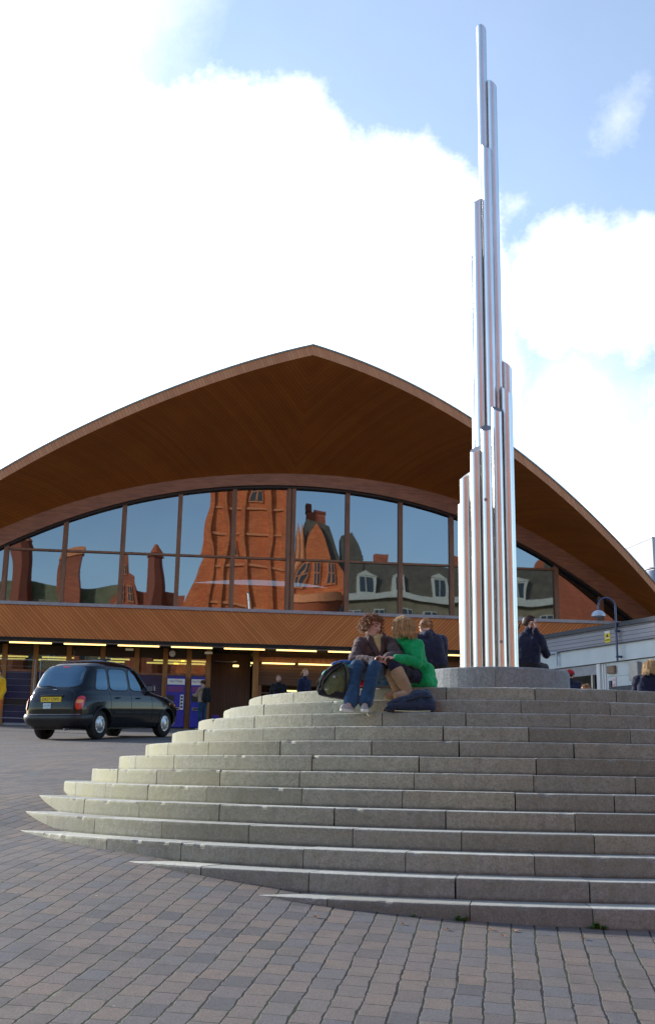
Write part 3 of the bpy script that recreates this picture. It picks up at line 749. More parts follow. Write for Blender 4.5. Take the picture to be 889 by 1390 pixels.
def at_station(s, y, z): return STM @ Vector((s, y, z-Z0))
def make_ticket(s0, s1, label):
    w = s1-s0; t = thing('ticket_machine', label, 'ticket machine', at_station((s0+s1)/2, 1.33, 1.65), AL, 'blue ticket machines between the posts')
    MB().bbox(-w/2, w/2, -.22, .12, .05, 1.98, .02).build('cabinet', 'blue', t)
    mb = MB(); mb.box(-w/2+.02, w/2-.02, -.235, -.218, 1.66, 1.88); mb.build('header_panel', 'white', t)
    text('lettering', 'Fast Ticket', .115, Matrix.Translation((0, -.24, 1.79)) @ Matrix.Rotation(math.pi/2, 4, 'X'), 'black', t, sx=.95 if w > .65 else .8)
    MB().box(-w/2+.04, w/2-.06, -.232, -.218, 1.38, 1.60).build('purple_panel', 'purple', t)
    MB().box(-w/2+.04, -w/2+.30, -.236, -.218, 1.02, 1.26).build('screen', 'black', t)
    mb = MB(); mb.box(w/2-.17, w/2-.04, -.234, -.218, .72, 1.28); mb.build('keypad_column', 'white', t)
    mb = MB()
    for i in range(4): mb.box(w/2-.145, w/2-.065, -.242, -.233, .78+i*.125, .86+i*.125)
    mb.build('slot', 'black', t)
    MB().box(-w/2+.08, w/2-.19, -.26, -.218, .70, .80).build('ticket_tray', 'galv', t)
    MB().box(-w/2+.11, w/2-.22, -.264, -.255, .72, .78).build('tray_opening', 'black', t)
make_ticket(-4.40, -3.70, 'blue ticket machine nobody is using, nearer the taxi')
make_ticket(-3.48, -2.95, 'blue ticket machine that the person with the rucksack stands at')
def globe(s, z):
    t = thing('clock', 'small round white disc clock mounted above the ticket machines', 'clock', at_station(s, 1.2, z), AL)
    MB().cyl((0, .10, 0), (0, 0, 0), .13, n=28).build('case', 'grey', t); MB().cyl((0, -.001, 0), (0, -.012, 0), .115, n=28).build('face', 'white', t)
globe(-4.25, 4.50)
def cctv(s, z, label):
    t = thing('security_camera', label, 'security camera', at_station(s, .55, z), AL, 'cameras under the canopy')
    MB().bbox(-.17, .13, -.05, .05, -.045, .045, .012).build('camera_body', 'white', t)
    MB().cyl((-.17, 0, 0), (-.19, 0, 0), .032, n=12).build('lens', 'black', t)
    MB().tube([(.02, 0, .04), (.02, .02, .12), (.02, .03, .16)], .014).build('bracket', 'grey', t)
cctv(-5.85, 4.54, 'white security camera hanging under the canopy above the taxi'); cctv(-2.85, 4.50, 'white security camera hanging under the canopy at the last golden post')
t = thing('litter_bin', 'small violet blue bin by the dark boarded wall of the station', 'bin', at_station(-2.48, 1.55, 1.65), AL)
MB().bbox(-.13, .13, -.13, .13, .02, .52, .03).build('bin_body', 'blue', t); MB().bbox(-.14, .14, -.14, .14, .521, .57, .02).build('lid', 'purple', t)
# wall notice at the far left and a crowd barrier in front
t = thing('notice_board', 'grey notice board on a post at the left edge behind the taxi', 'notice board', at_station(-10.62, .3, 1.63), AL)
MB().box(-.03, .03, -.03, .03, 0, 1.5).build('post', 'grey', t); MB().bbox(-.35, .20, -.05, -.03, 1.05, 1.75, .008).build('board', 'sill', t)
def barrier(p, q, label):
    p, q = Vector(p), Vector(q); L = (q-p).length; a = math.atan2(q.y-p.y, q.x-p.x)
    t = thing('metal_barrier', label, 'barrier', ((p.x+q.x)/2, (p.y+q.y)/2, (p.z+q.z)/2), a, 'tall wire barriers behind the taxi')
    H = 2.3
    MB().tube([(-L/2, 0, .03), (-L/2, 0, H), (L/2, 0, H), (L/2, 0, .03)], .022).build('frame', 'galv', t)
    MB().tube([(-L/2, 0, .22), (L/2, 0, .22)], .02).build('lower_rail', 'galv', t)
    mb = MB()
    for i in range(1, 9): mb.tube([(-L/2, 0, .22+i*(H-.22)/9), (L/2, 0, .22+i*(H-.22)/9)], .0045, 5)
    mb.build('wires', 'galv', t)
pA = W(-20, 985, 42.5); pB = W(46, 985, 42.8); pC = W(115, 985, 43.1)
barrier((pA.x, pA.y, 1.60), (pB.x-.1, pB.y, 1.60), 'wire barrier panel at the left edge behind the taxi')
barrier((pB.x+.1, pB.y, 1.60), (pC.x, pC.y, 1.60), 'wire barrier panel mostly hidden behind the taxi')

# ------------------------------------------------------------------ kiosk at the right
KA, KB = Vector((7.40, 30.75)), Vector((6.83, 32.0))
def make_kiosk():
    d = (Vector((8.2, 29.0))-Vector((6.83, 32.0))).normalized(); a = math.atan2(d.y, d.x); n = Vector((-d.y, d.x))   # local x towards the camera, y into the building is -normal
    O = Vector((6.83, 32.0)); zb = .98
    # local frame: x along the wall towards the camera, +y away behind the wall
    t = thing('kiosk_building', 'low flat roofed kiosk with grey weatherboards over white panels at the right', 'building', (O.x, O.y, zb), a)
    x0, x1 = -1.75, 9.0; Z = lambda z: z-zb
    uvb = lambda v: (v.z+40, v.x)
    MB().box(x0-.05, x1, -.12, 5, Z(3.86), Z(3.97)).build('roof', 'roofdark', t)
    MB().box(x0, x1, -.06, 0, Z(3.45), Z(3.857), uvf=uvb).build('weatherboards', 'greyboard', t)
    MB().box(x0, x1, -.02, .02, Z(3.0), Z(3.447)).build('white_band', 'offwhite', t)
    MB().box(x0, x1, -.075, -.02, Z(3.43), Z(3.447)).build('drip_strip', 'roofdark', t)
    mb = MB()
    mb.box(.98, x1, .06, .16, 0, Z(2.985)); mb.build('panel_wall', 'offwhite', t)
    for z in (1.5, 1.78, 2.06, 2.34, 2.62): MB().box(1.25, x1, .052, .06, Z(z), Z(z)+.012).build('panel_joint', 'grey', t)
    mb = MB(); mb.box(.86, 1.0, -.0, .2, 0, Z(2.99)); mb.box(1.06, 1.10, .03, .07, 0, Z(2.97)); mb.box(1.16, 1.2, .03, .07, 0, Z(2.97)); mb.build('pilaster', 'white', t)
    MB().box(x0, x0+.12, 0, 5, 0, Z(3.44)).build('end_wall', 'offwhite', t)
    MB().box(x0, x1, 4.9, 5, 0, Z(3.85)).build('rear_wall', 'offwhite', t)
    # dark open front with shop fittings
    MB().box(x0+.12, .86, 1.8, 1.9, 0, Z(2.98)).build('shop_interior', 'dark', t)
    MB().box(x0+.12, .86, .03, .10, Z(2.72), Z(2.98)).build('shutter_box', 'grey', t)
    MB().box(.55, .62, .05, .12, 0, Z(2.72)).build('door_frame', 'galv', t)
    MB().box(-.6, .4, 1.6, 1.7, Z(2.3), Z(2.5)).build('menu_board', 'black', t)
    MB().box(-.9, -.3, 1.2, 1.5, Z(1.9), Z(2.15)).build('menu_light', 'red', t)
    mb = MB(); mb.box(-.1, .5, .9, 1.4, 0, Z(2.05)); mb.build('counter', 'brown', t)
    # bracket arm
    MB().tube([(-1.3, -.1, Z(3.42)), (-.75, -.1, Z(3.42)), (-.75, -.1, Z(3.05))], .03).build('awning_arm', 'shade', t)
    # framed posters
    mb = MB(); mb.box(1.33, 1.42, .02, .055, Z(1.4), Z(2.52)); mb.box(1.42, 3.2, .02, .055, Z(2.22), Z(2.34)); mb.box(1.98, 2.05, .02, .055, Z(1.4), Z(2.22)); mb.box(2.75, 2.85, .02, .055, Z(1.4), Z(2.22)); mb.build('poster_frame', 'navy', t)
    MB().box(1.42, 3.2, .01, .055, Z(2.24), Z(2.36)).build('poster_light', 'roofdark', t)
    MB().box(1.42, 1.98, .035, .056, Z(1.4), Z(2.2)).build('poster', 'cyan', t)
    MB().box(2.05, 2.75, .035, .056, Z(1.4), Z(2.2)).build('poster', 'poster', t)
    text('lettering', 'Super\nChef', .2, Matrix.Translation((2.4, .03, Z(2.0))) @ Matrix.Rotation(math.pi/2, 4, 'X'), 'white', t)
    MB().bbox(1.32, 1.62, -.03, .055, Z(2.70), Z(2.90), .015).build('vent_box', 'brown', t)
    MB().box(1.47, 1.60, .03, .055, Z(2.30), Z(2.60)).build('notice', 'white', t)
    mb = MB(); mb.box(1.49, 1.58, .022, .03, Z(2.50), Z(2.57)); mb.box(1.49, 1.58, .022, .03, Z(2.36), Z(2.44)); mb.build('notice_print', 'pink', t)
    MB().bbox(2.28, 2.62, -.09, .055, Z(2.46), Z(2.92), .015).build('meter_box', 'sill', t)
    # warning sign
    s = MB(); s.box(1.36, 1.58, -.075, -.062, Z(3.50), Z(3.80)); s.build('warning_sign', 'yellow', t)
    MB().box(1.36, 1.58, -.077, -.0745, Z(3.74), Z(3.80)).build('sign_border', 'white', t)
    MB().prism([(1.41, Z(3.64)), (1.53, Z(3.64)), (1.47, Z(3.735))], -.079, -.0755).build('warning_triangle', 'black', t)
    MB().box(1.36, 1.58, -.077, -.0745, Z(3.605), Z(3.62)).build('sign_line', 'white', t)
    text('lettering', 'WARNING', .04, Matrix.Translation((1.47, -.078, Z(3.56))) @ Matrix.Rotation(math.pi/2, 4, 'X'), 'black', t)
    # gooseneck lamp fixed to the front
    L = thing('wall_lamp', 'blue gooseneck lamp with a pale domed shade fixed on the front of the kiosk', 'lamp', (O.x+d.x*1.95, O.y+d.y*1.95, Z(3.0)+zb), 0)
    nx, ny = d.y, -d.x          # outward from the wall
    nx, ny = (nx, ny) if nx < 0 else (-nx, -ny)
    ox, oy = nx*.16, ny*.16
    top = 1.36
    pts = [(ox, oy, -.02), (ox, oy, top)]
    rr = .235
    for i in range(1, 13):
        an = math.pi*i/12; q = rr-rr*math.cos(an); pts.append((ox-q*.98, oy-q*.15, top+rr*math.sin(an)))
    ex, ey = pts[-1][0], pts[-1][1]; pts.append((ex, ey, top-.10))
    MB().tube(pts, [.028]*2+[.022]*(len(pts)-2), 10).build('pole', 'lampblue', L)
    MB().bbox(-.05, ox+.05 if ox > 0 else .05, -.03, .03, .06, .12, .01).build('bracket', 'lampblue', L)
    mb = MB(); mb.tube([(0, 0, .09), (ox, oy, .09)], .03); mb.tube([(0, 0, .75), (ox, oy, .75)], .03); mb.sph((ox, oy, .75), .045); mb.sph((ox, oy, .09), .042); mb.build('bracket', 'lampblue', L)
    sh = MB(); prof = []
    for j in range(9):
        an = math.pi/2*j/8; prof.append((.175*math.sin(an)+.001, top-.10+.0+.13*math.cos(an)-.13))
    sh.grid([[(ex+r*math.cos(2*math.pi*i/24), ey+r*math.sin(2*math.pi*i/24), z) for i in range(24)] for r, z in prof], closed=True)
    sh.cyl((ex, ey, prof[-1][1]), (ex, ey, prof[-1][1]-.03), .178, .178, 24, caps=False)
    sh.build('lamp_shade', 'shade', L)
    MB().cyl((ex, ey, prof[-1][1]-.02), (ex, ey, prof[-1][1]-.17), .10, .05, 16).build('lamp_bowl', 'lampglass', L)
make_kiosk()

# ------------------------------------------------------------------ far grey block and rooftop railing
def make_far():
    c = Vector((25.5, 90, 1.6)); d = Vector((-.7, 3.6, 0)).normalized(); a = math.atan2(d.y, d.x)-math.pi/2
    t = thing('office_tower', 'pale grey office block far behind the right end of the station roof', 'building', c, a)
    MB().box(0, 14, 0, 12, 0, 16.9).build('wall', 'tower', t)
    MB().box(-.03, 14.03, -.03, 12.03, 16.9, 17.0).build('parapet', 'tower', t)
    MB().box(-.02, 14, -.02, 12, 11.2, 11.5).build('string_course', 'sill', t)
    for z in (13.9, 14.8): MB().box(5, 5.5, -.06, 0, z, z+.5).build('vent', 'white', t)
    MB().box(-.06, 0, 3, 3.8, 13.8, 14.5).build('vent', 'white', t)
    for i in range(4):
        for z in (2, 5, 8): MB().box(1+i*3.2, 3+i*3.2, -.03, 0, z, z+1.6).build('window', 'windark', t)
    p = W(884, 774, 62)
    b = thing('rooftop_plant_rail', 'curved blue railing of a roof seen past the right end of the station roof', 'railing', (p.x+2.2, p.y, p.z-1.1), 0)
    mb = MB(); pts = [(-2.6*math.cos(x), -1.5*math.sin(x), 1.1) for x in np.linspace(0, math.pi, 20)]
    mb.tube(pts, .06); mb.build('top_rail', 'sill', b)
    mb = MB(); mb.grid([[(x, y, .0) for x, y, z in pts], [(x, y, 1.0) for x, y, z in pts]]); mb.build('screen', 'lampblue', b)
    q = thing('low_roof_block', 'dark low roof block under the curved blue railing', 'building', (p.x+2.2, p.y+1.5, 1.6), 0)
    MB().bbox(-2.5, 3.5, -2.2, 4, 0, p.z-1.1-1.6-.005, .05).build('wall', 'tower', q)
    MB().box(-2, 3, -2.23, -2.19, 2, 4).build('window', 'windark', q)
make_far()

# ------------------------------------------------------------------ Victorian street behind the camera (seen in the glass and the steel)
def vic(name, label, s, y=-65, cat='building'):
    return thing(name, label, cat, STM @ Vector((s, y, -2.6-Z0)), AL)
VB = -2.6
def uvv(v): return (v.x+v.y, v.z)
def win(t, x, z, w, h, y=0.0, frame='winwhite', arch=False):
    f = MB(); f.box(x-w/2-.08, x+w/2+.08, y, y+.12, z-.12, z+h+.08); o = f.build('window', frame, t)
    mb = MB(); mb.box(x-w/2, x+w/2, y+.12, y+.15, z, z+h); o2 = mb.build('window_glass', 'windark', o)
    mb = MB(); mb.box(x-.04, x+.04, y+.15, y+.18, z, z+h); mb.box(x-w/2, x+w/2, y+.15, y+.18, z+h*.5-.04, z+h*.5+.04); mb.build('glazing_bar', frame, o)
def make_victorian():
    z = lambda a: a-VB
    # clock tower
    t = vic('clock_tower', 'tall red terracotta clock tower reflected in the station glass', 2.05)
    MB().box(-3.55, 3.55, -7, 0, 0, z(31), uvf=uvv).build('wall', 'terra', t)
    mb = MB()
    for zz in (6, 11, 15.2, 19.0, 22.2, 24.6, 28.5): mb.box(-3.7, 3.7, -7.1, .18, z(zz), z(zz)+.20)
    mb.build('string_course', 'terrapale', t)
    mb = MB()
    for x in (-3.45, -1.9, .0, 1.9, 3.45): mb.box(x-.22, x+.22, 0, .35, 0, z(30.4), uvf=uvv)
    mb.build('buttress', 'terra', t)
    for x in (-2.65, 2.65):
        for zz in (4, 8.5): win(t, x, z(zz), .6, 1.9, .01, 'terrapale')
    for zz in (25.4, 12.4): win(t, .95, z(zz), .7, 1.6, .01, 'terrapale')
    for zz in (20.2,): win(t, -.95, z(zz), .7, 1.3, .01, 'terrapale')
    MB().prism([(-3.55-3.6, 0), (-3.55, 0), (-3.55, z(26)), (-4.0, z(21.5)), (-4.9, z(18)), (-5.9, z(14.7))], -6, -.2, uvf=uvv).build('battered_base', 'terra', t)
    MB().box(-4.0, 4.0, -7.4, .5, z(31), z(32)).build('cornice', 'terrapale', t)
    MB().box(-3.2, 3.2, -6.7, -.2, z(32), z(36), uvf=uvv).build('clock_stage', 'terra', t)
    mb = MB(); mb.cyl((0, -.1, z(34)), (0, .1, z(34)), 1.5, n=32); mb.build('clock_face', 'winwhite', t)
    mb = MB(); mb.sph((0, -3.5, z(36)), (3.2, 3.2, 5), 16, z0=0.0); mb.build('dome', 'greenslate', t)
    # gabled terracotta block
    t = vic('terracotta_hotel', 'gabled terracotta hotel with slate roof and big chimney reflected in the station glass', 8.7)
    MB().box(-2.7, 2.8, -9, 0, 0, z(18.2), uvf=uvv).build('wall', 'terra', t)
    MB().prism([(-2.7, z(18.2)), (2.0, z(18.2)), (1.1, z(20)), (.5, z(22.3)), (-.3, z(23.6)), (-1.1, z(22.3)), (-1.9, z(20))], -.8, .0, uvf=uvv).build('gable', 'terra', t)
    MB().prism([(-2.7, z(18)), (2.9, z(18)), (2.2, z(20.8)), (1.2, z(23.6)), (-1.4, z(24.1)), (-2.3, z(20.5))], -8.5, -.81).build('roof', 'slate', t)
    mb = MB(); mb.box(-1.2, .9, -3.4, -2.2, z(23.4), z(25.1), uvf=uvv); mb.box(-1.3, -.5, -3.5, -2.1, z(25.1), z(26)); mb.box(-.2, 1.0, -3.5, -2.1, z(25.1), z(25.4)); mb.build('chimney', 'redbrick', t)
    mb = MB()
    for x in (-2.45, -1.95): mb.cyl((x, -.1, 0), (x, -.1, z(21.8)), .35, .33, 10); mb.cyl((x, -.1, z(21.8)), (x, -.1, z(23.6)), .36, .02, 10)
    mb.build('turret', 'terrapale', t)
    mb = MB(); mb.cyl((-.6, 0, 0), (-.6, 0, z(16.0)), 2.3, n=20); mb.build('round_bay', 'terra', t)
    mb = MB(); mb.cyl((-.6, 0, z(16.0)), (-.6, 0, z(16.7)), 2.45, 2.2, 20); mb.build('bay_cornice', 'terrapale', t)
    for x in (-1.4, -.35, .7):
        win(t, x, z(17.6), .45, 1.7, .01, 'terrapale')
    for x in (-1.9, 1.9):
        for zz in (2, 6, 10, 13.6): win(t, x, z(zz), .7, 2.0, .01, 'terrapale')
    # mansard terrace
    t = vic('mansard_terrace', 'long sooty stone terrace with slate mansard and white dormers reflected in the station glass', 21.9)
    MB().box(-10.4, 10.4, -11, 0, 0, z(16.4), uvf=uvv).build('wall', 'buff', t)
    MB().box(-10.5, 10.5, -11, .45, z(16.4), z(16.95)).build('cornice', 'winwhite', t)
    MB().prism([(-10.4, z(16.95)), (10.4, z(16.95)), (10.1, z(20.0)), (-10.1, z(19.9))], -9, -.35).build('roof', 'slate', t)
    mb = MB(); mb.box(-10.6, -8.7, -1, -.2, z(17), z(20.6)); mb.prism([(-10.7, z(20.2)), (-8.6, z(20.2)), (-9.9, z(23)), (-10.4, z(22.8))], -3, -.3); mb.build('party_wall', 'slate', t)
    for x, w in ((-8.5, 1.3), (-5.3, 1.1), (-1.2, 1.2), (3.0, 1.1), (6.8, 1.2)):
        d = MB(); d.box(x-w/2-.15, x+w/2+.15, -.4, .15, z(17.0), z(18.7)); d.prism([(x-w/2-.25, z(18.7)), (x+w/2+.25, z(18.7)), (x, z(19.15))], -.4, .22); o = d.build('dormer', 'winwhite', t)
        mb = MB(); mb.box(x-w/2+.08, x-.05, .15, .17, z(17.15), z(18.55)); mb.box(x+.05, x+w/2-.08, .15, .17, z(17.15), z(18.55)); mb.build('dormer_glass', 'windark', o)
    mb = MB()
    for x in (-6.7, 1.0, 8.9): mb.box(x-.5, x+.5, -1.6, -.8, z(18), z(20.9), uvf=uvv)
    mb.build('chimney', 'redbrick', t)
    for i in range(9):
        for zz in (1.5, 5.6, 9.6, 13.2): win(t, -9.4+i*2.35, z(zz), 1.0, 2.2, .01)
    # red brick block beyond
    t = vic('red_brick_block', 'plain red brick block reflected in the right end of the station glass', 37.5)
    MB().box(-5, 9, -10, 0, 0, z(19.6), uvf=uvv).build('wall', 'redbrick', t); MB().box(-5.2, 9.2, -10, .3, z(19.6), z(20.1)).build('cornice', 'terrapale', t)
    for i in range(6):
        for zz in (3, 7, 11): win(t, -4+i*2.3, z(zz), .9, 1.9, .01)
    # left range: low roofs, stacks and gables
    t = vic('low_warehouse', 'long low building with mossy roof reflected at the left of the station glass', -17)
    MB().box(-14, 8, -10, 0, 0, z(15.0), uvf=uvv).build('wall', 'buff', t)
    MB().prism([(-14, z(15.0)), (8, z(15.0)), (8, z(16.9)), (-14, z(16.9))], -9, -.5).build('roof', 'greenslate', t)
    for i in range(9):
        for zz in (2, 6, 10.2): win(t, -13+i*2.4, z(zz), .9, 2.1, .01)
    t = vic('octagonal_turret', 'broad brick turret reflected in the leftmost window', -19.2)
    MB().cyl((0, 0, 0), (0, 0, z(20.6)), 1.45, 1.15, 8, sm=False).build('wall', 'redbrick', t); MB().cyl((0, 0, z(20.6)), (0, 0, z(21.4)), 1.3, .9, 8, sm=False).build('cap', 'terrapale', t)
    t = vic('chimney_stack', 'square brick chimney stack reflected in the second window', -14.0)
    MB().box(-.75, .75, -.6, .6, 0, z(19.2), uvf=uvv).build('stack', 'redbrick', t); MB().box(-.88, .88, -.75, .75, z(19.2), z(19.9)).build('cap', 'terrapale', t)
    t = vic('stepped_gable_house', 'narrow brick house with a stepped gable reflected in the third window', -9.4)
    MB().box(-1.1, 1.3, -6, 0, 0, z(17.2), uvf=uvv).build('wall', 'redbrick', t)
    MB().prism([(-1.1, z(17.2)), (1.3, z(17.2)), (1.3, z(17.8)), (.6, z(18.1)), (.4, z(19.8)), (-.4, z(19.9)), (-.6, z(18.6)), (-1.1, z(18.2))], -.6, 0, uvf=uvv).build('gable', 'redbrick', t)
    for x in (-.5, .55): win(t, x, z(15.4), .5, 1.3, .01, 'terrapale')
    win(t, 0, z(17.9), .35, .9, .01, 'terrapale')
    t = vic('slim_turret', 'slim leaning brick turret reflected beside the clock tower', -6.5)
    MB().box(-2.0, 3.0, -5, -.5, 0, z(16.6), uvf=uvv).build('wall', 'redbrick', t)
    MB().cyl((0, 0, 0), (0, 0, z(19.6)), .85, .72, 8, sm=False).build('shaft', 'redbrick', t); MB().cyl((0, 0, z(19.6)), (0, 0, z(20.6)), .9, .25, 8, sm=False).build('cap', 'terra', t)
make_victorian()

# ------------------------------------------------------------------ the black cab
def make_taxi():
    P0 = Vector((-5.1, 27.0, .71)); P1 = Vector((-4.0, 29.66, .865)); h = (P1-P0); hd = Vector((h.x, h.y, 0)).normalized()
    lf = Vector((-hd.y, hd.x, 0)); O = P0+lf*.70; yaw = math.atan2(h.y, h.x); pitch = math.atan2(h.z, Vector((h.x, h.y)).length)
    t = thing('taxi', 'black rounded taxi cab seen from behind, parked on the setts before the station', 'taxi', O)
    t.rotation_euler = (0, -pitch, yaw)
    Zs = [.26, .34, .42, .50, .58, .70, .82, .92, .98, 1.03, 1.07, 1.12, 1.20, 1.32, 1.44, 1.55, 1.63, 1.69, 1.74, 1.78, 1.81]
    tb = dict(
        xr=[(.26, -.70), (.34, -.76), (.5, -.80), (.7, -.80), (.85, -.78), (.98, -.73), (1.07, -.66), (1.15, -.58), (1.32, -.47), (1.5, -.34), (1.63, -.20), (1.70, -.05), (1.76, .18), (1.81, .62)],
        xf=[(.26, 3.58), (.34, 3.66), (.5, 3.70), (.7, 3.68), (.82, 3.60), (.90, 3.46), (.96, 3.24), (1.01, 2.92), (1.05, 2.66), (1.09, 2.48), (1.15, 2.38), (1.32, 2.20), (1.5, 1.99), (1.63, 1.80), (1.70, 1.62), (1.76, 1.36), (1.81, .95)],
        w=[(.26, .78), (.34, .83), (.5, .865), (.7, .88), (.85, .875), (.98, .85), (1.07, .815), (1.15, .79), (1.32, .755), (1.5, .71), (1.63, .665), (1.70, .61), (1.76, .50), (1.81, .24)],
        n=[(.26, 7), (.8, 6), (1.0, 5.0), (1.1, 5.5), (1.5, 5.5), (1.7, 4.2), (1.81, 2.4)])
    ip = lambda k, z: float(np.interp(z, [a for a, b in tb[k]], [b for a, b in tb[k]]))
    def prm(z): a, b = ip('xr', z), ip('xf', z); return (a+b)/2, (b-a)/2, ip('w', z), ip('n', z)
    def side(x, z, off=0.004):
        xc, a, b, n = prm(z); q = min(.9999, abs((x-xc)/a)); return b*(1-q**n)**(1/n)+off
    def rear(y, z, off=.004):
        xc, a, b, n = prm(z); q = min(.999, abs(y/b)); return xc-a*(1-q**n)**(1/n)-off
    ND = 120; rows = []
    zz = []
    for a, b in zip(Zs[:-1], Zs[1:]): zz += list(np.linspace(a, b, 4)[:-1])
    zz.append(Zs[-1])
    WX = (0.0, 2.886); WR = .37
    for z in zz:
        xc, a, b, n = prm(z); row = []
        for i in range(ND):
            th = 2*math.pi*i/ND; c, s = math.cos(th), math.sin(th)
            # points spread evenly along the long sides
            row.append((xc+a*math.copysign(abs(c)**(2/n), c), b*math.copysign(abs(s)**(2/n), s), z))
        rows.append(row)
    # resample each ring evenly by arc length so that the wheel arches cut cleanly
    def resample(row, m):
        P = np.array(row+[row[0]]); d = np.r_[0, np.cumsum(np.linalg.norm(np.diff(P, axis=0), axis=1))]; q = np.linspace(0, d[-1], m, endpoint=False)
        return [tuple(np.interp(v, d, P[:, k]) for k in range(3)) for v in q]
    ND = 260; rows = [resample(r, ND) for r in rows]
    mb = MB(); m = len(rows)
    vs = [list(p) for r in rows for p in r]
    for v in vs:      # snap the arch rim
        for wx in WX:
            dx, dz = v[0]-wx, v[2]-.33; r = math.hypot(dx, dz)
            if abs(r-WR) < .028 and abs(v[1]) > .5 and r > 0: v[0] = wx+dx/r*WR; v[2] = max(.26, .33+dz/r*WR)
    fs = []
    for j in range(m-1):
        for i in range(ND):
            f = (j*ND+i, j*ND+(i+1) % ND, (j+1)*ND+(i+1) % ND, (j+1)*ND+i)
            cx_ = sum(vs[k][0] for k in f)/4; cz_ = sum(vs[k][2] for k in f)/4; cy_ = sum(vs[k][1] for k in f)/4
            if abs(cy_) > .55 and any(math.hypot(cx_-wx, cz_-.33) < WR-.004 for wx in WX): continue
            fs.append(f)
    mb.add(vs, fs, 0, sm=True)
    mb.add([(*rows[-1][i][:2], 1.8105+.012) if False else rows[-1][i] for i in range(ND)]+[(.74, 0, 1.822)], [(i, (i+1) % ND, ND) for i in range(ND)], 0, sm=True)
    mb.add([rows[0][i] for i in range(0, ND)], [tuple(range(ND))[::-1]], 0)
    body = mb.build('body', 'carpaint', t)
    # arches: lip and dark well
    for sy in (1, -1):
        for wx in WX:
            a = np.linspace(-.25, math.pi+.25, 26); w = MB()
            w.tube([(wx+WR*math.cos(q), sy*(side(wx+WR*math.cos(q), max(.27, .33+WR*math.sin(q)), .0)), .33+WR*math.sin(q)) for q in a], .016, 6); w.build('arch_lip', 'carpaint', t)
            w = MB(); w.grid([[(wx+(WR-.002)*math.cos(q), sy*(side(wx+WR*math.cos(q), max(.27, .33+WR*math.sin(q)), .0)), .33+(WR-.002)*math.sin(q)) for q in a], [(wx+WR*math.cos(q), sy*.42, .33+WR*math.sin(q)) for q in a]])
            w.add([(wx+WR*math.cos(q), sy*.42, .33+WR*math.sin(q)) for q in a], [tuple(range(len(a)))]); w.build('wheel_well', 'black', t)
    # glass patches with rounded corners
    def patch(fn, u0, u1, v0, v1, skew=0, p=5, m=14, skew2=None, off=.005):
        skew2 = skew if skew2 is None else skew2; P = []
        for j in range(m+1):
            row = []
            for i in range(m+1):
                a, b = 2*i/m-1, 2*j/m-1
                mx_ = max(abs(a), abs(b)); L = (abs(a)**p+abs(b)**p)**(1/p); k = mx_/L if L > 0 else 1; a, b = a*k, b*k
                v = v0+(v1-v0)*(b+1)/2; f = (b+1)/2
                uu0 = u0+skew*f; uu1 = u1+skew2*f
                row.append(fn(uu0+(uu1-uu0)*(a+1)/2, v, off))
            P.append(row)
        return P
    for sy in (1, -1):
        sf = lambda x, z, o: (x, sy*side(x, z, o), z)
        for u0, u1, s0, s1 in ((-.22, .26, .20, .02), (.36, 1.12, .02, -.01), (1.22, 2.10, -.0, -.36)):
            MB().grid(patch(sf, u0-.028, u1+.028, 1.075, 1.60, s0, 6, 14, s1, .003)).build('window_seal', 'black', t)
            MB().grid(patch(sf, u0, u1, 1.10, 1.575, s0, 6, 14, s1, .008)).build('side_window', 'carglass', t)
        for xx in (.31, 1.18, 2.12):
            MB().tube([(xx+(.0 if z_ < 1 else 0), sy*side(xx, z_, .0005), z_) for z_ in np.linspace(.42, 1.06, 12)], .0045, 4).build('door_seam', 'black', t)
        for xx in (.50, 1.40): MB().tube([(xx, sy*side(xx, .93, .012), .93), (xx+.02, sy*side(xx, .93, .035), .93), (xx+.16, sy*side(xx, .93, .035), .93), (xx+.18, sy*side(xx, .93, .012), .93)], .012, 8).build('door_handle', 'carpaint', t)
        MB().tube([(x, sy*side(x, .60, .003), .60) for x in np.linspace(.45, 2.42, 20)], .012, 6).build('rubbing_strip', 'cartrim', t)
        mb = MB(); mb.bbox(2.02, 2.14, sy*.86-.09, sy*.86+.09, 1.08, 1.24, .03); m_ = mb.build('door_mirror', 'carpaint', t)
        MB().box(2.005, 2.018, sy*.86-.07, sy*.86+.07, 1.10, 1.22).build('mirror_glass', 'sill', m_)
        MB().tube([(2.08, sy*.78, 1.10), (2.08, sy*.86, 1.13)], .02).build('mirror_arm', 'carpaint', m_)
        MB().sph((3.0, sy*side(3.0, .80, -.004), .80), (.035, .014, .022), 10).build('side_indicator', 'lampamber', t)
    rf = lambda y, z, o: (rear(y, z, o), y, z)
    MB().grid(patch(rf, -.63, .63, 1.13, 1.665, .07, 5, 18, -.07, .003)).build('window_seal', 'black', t)
    MB().grid(patch(rf, -.60, .60, 1.155, 1.64, .07, 5, 18, -.07, .008)).build('rear_window', 'carglass', t)
    MB().grid(patch(rf, -.09, .09, 1.605, 1.63, 0, 6, 6, 0, .012)).build('high_brake_light', 'lampred', t)
    # boot lid seam, recess round the number plate
    pts = [(rear(y, z, .001), y, z) for y, z in [(-.56, .52)]+[(-.56, z) for z in np.linspace(.6, .98, 6)]+[(-.5, 1.05)]+[(y, 1.08) for y in np.linspace(-.42, .42, 8)]+[(.5, 1.05)]+[(.56, z) for z in np.linspace(.98, .6, 6)]+[(.56, .52)]]
    MB().tube(pts, .005, 4).build('boot_seam', 'black', t)
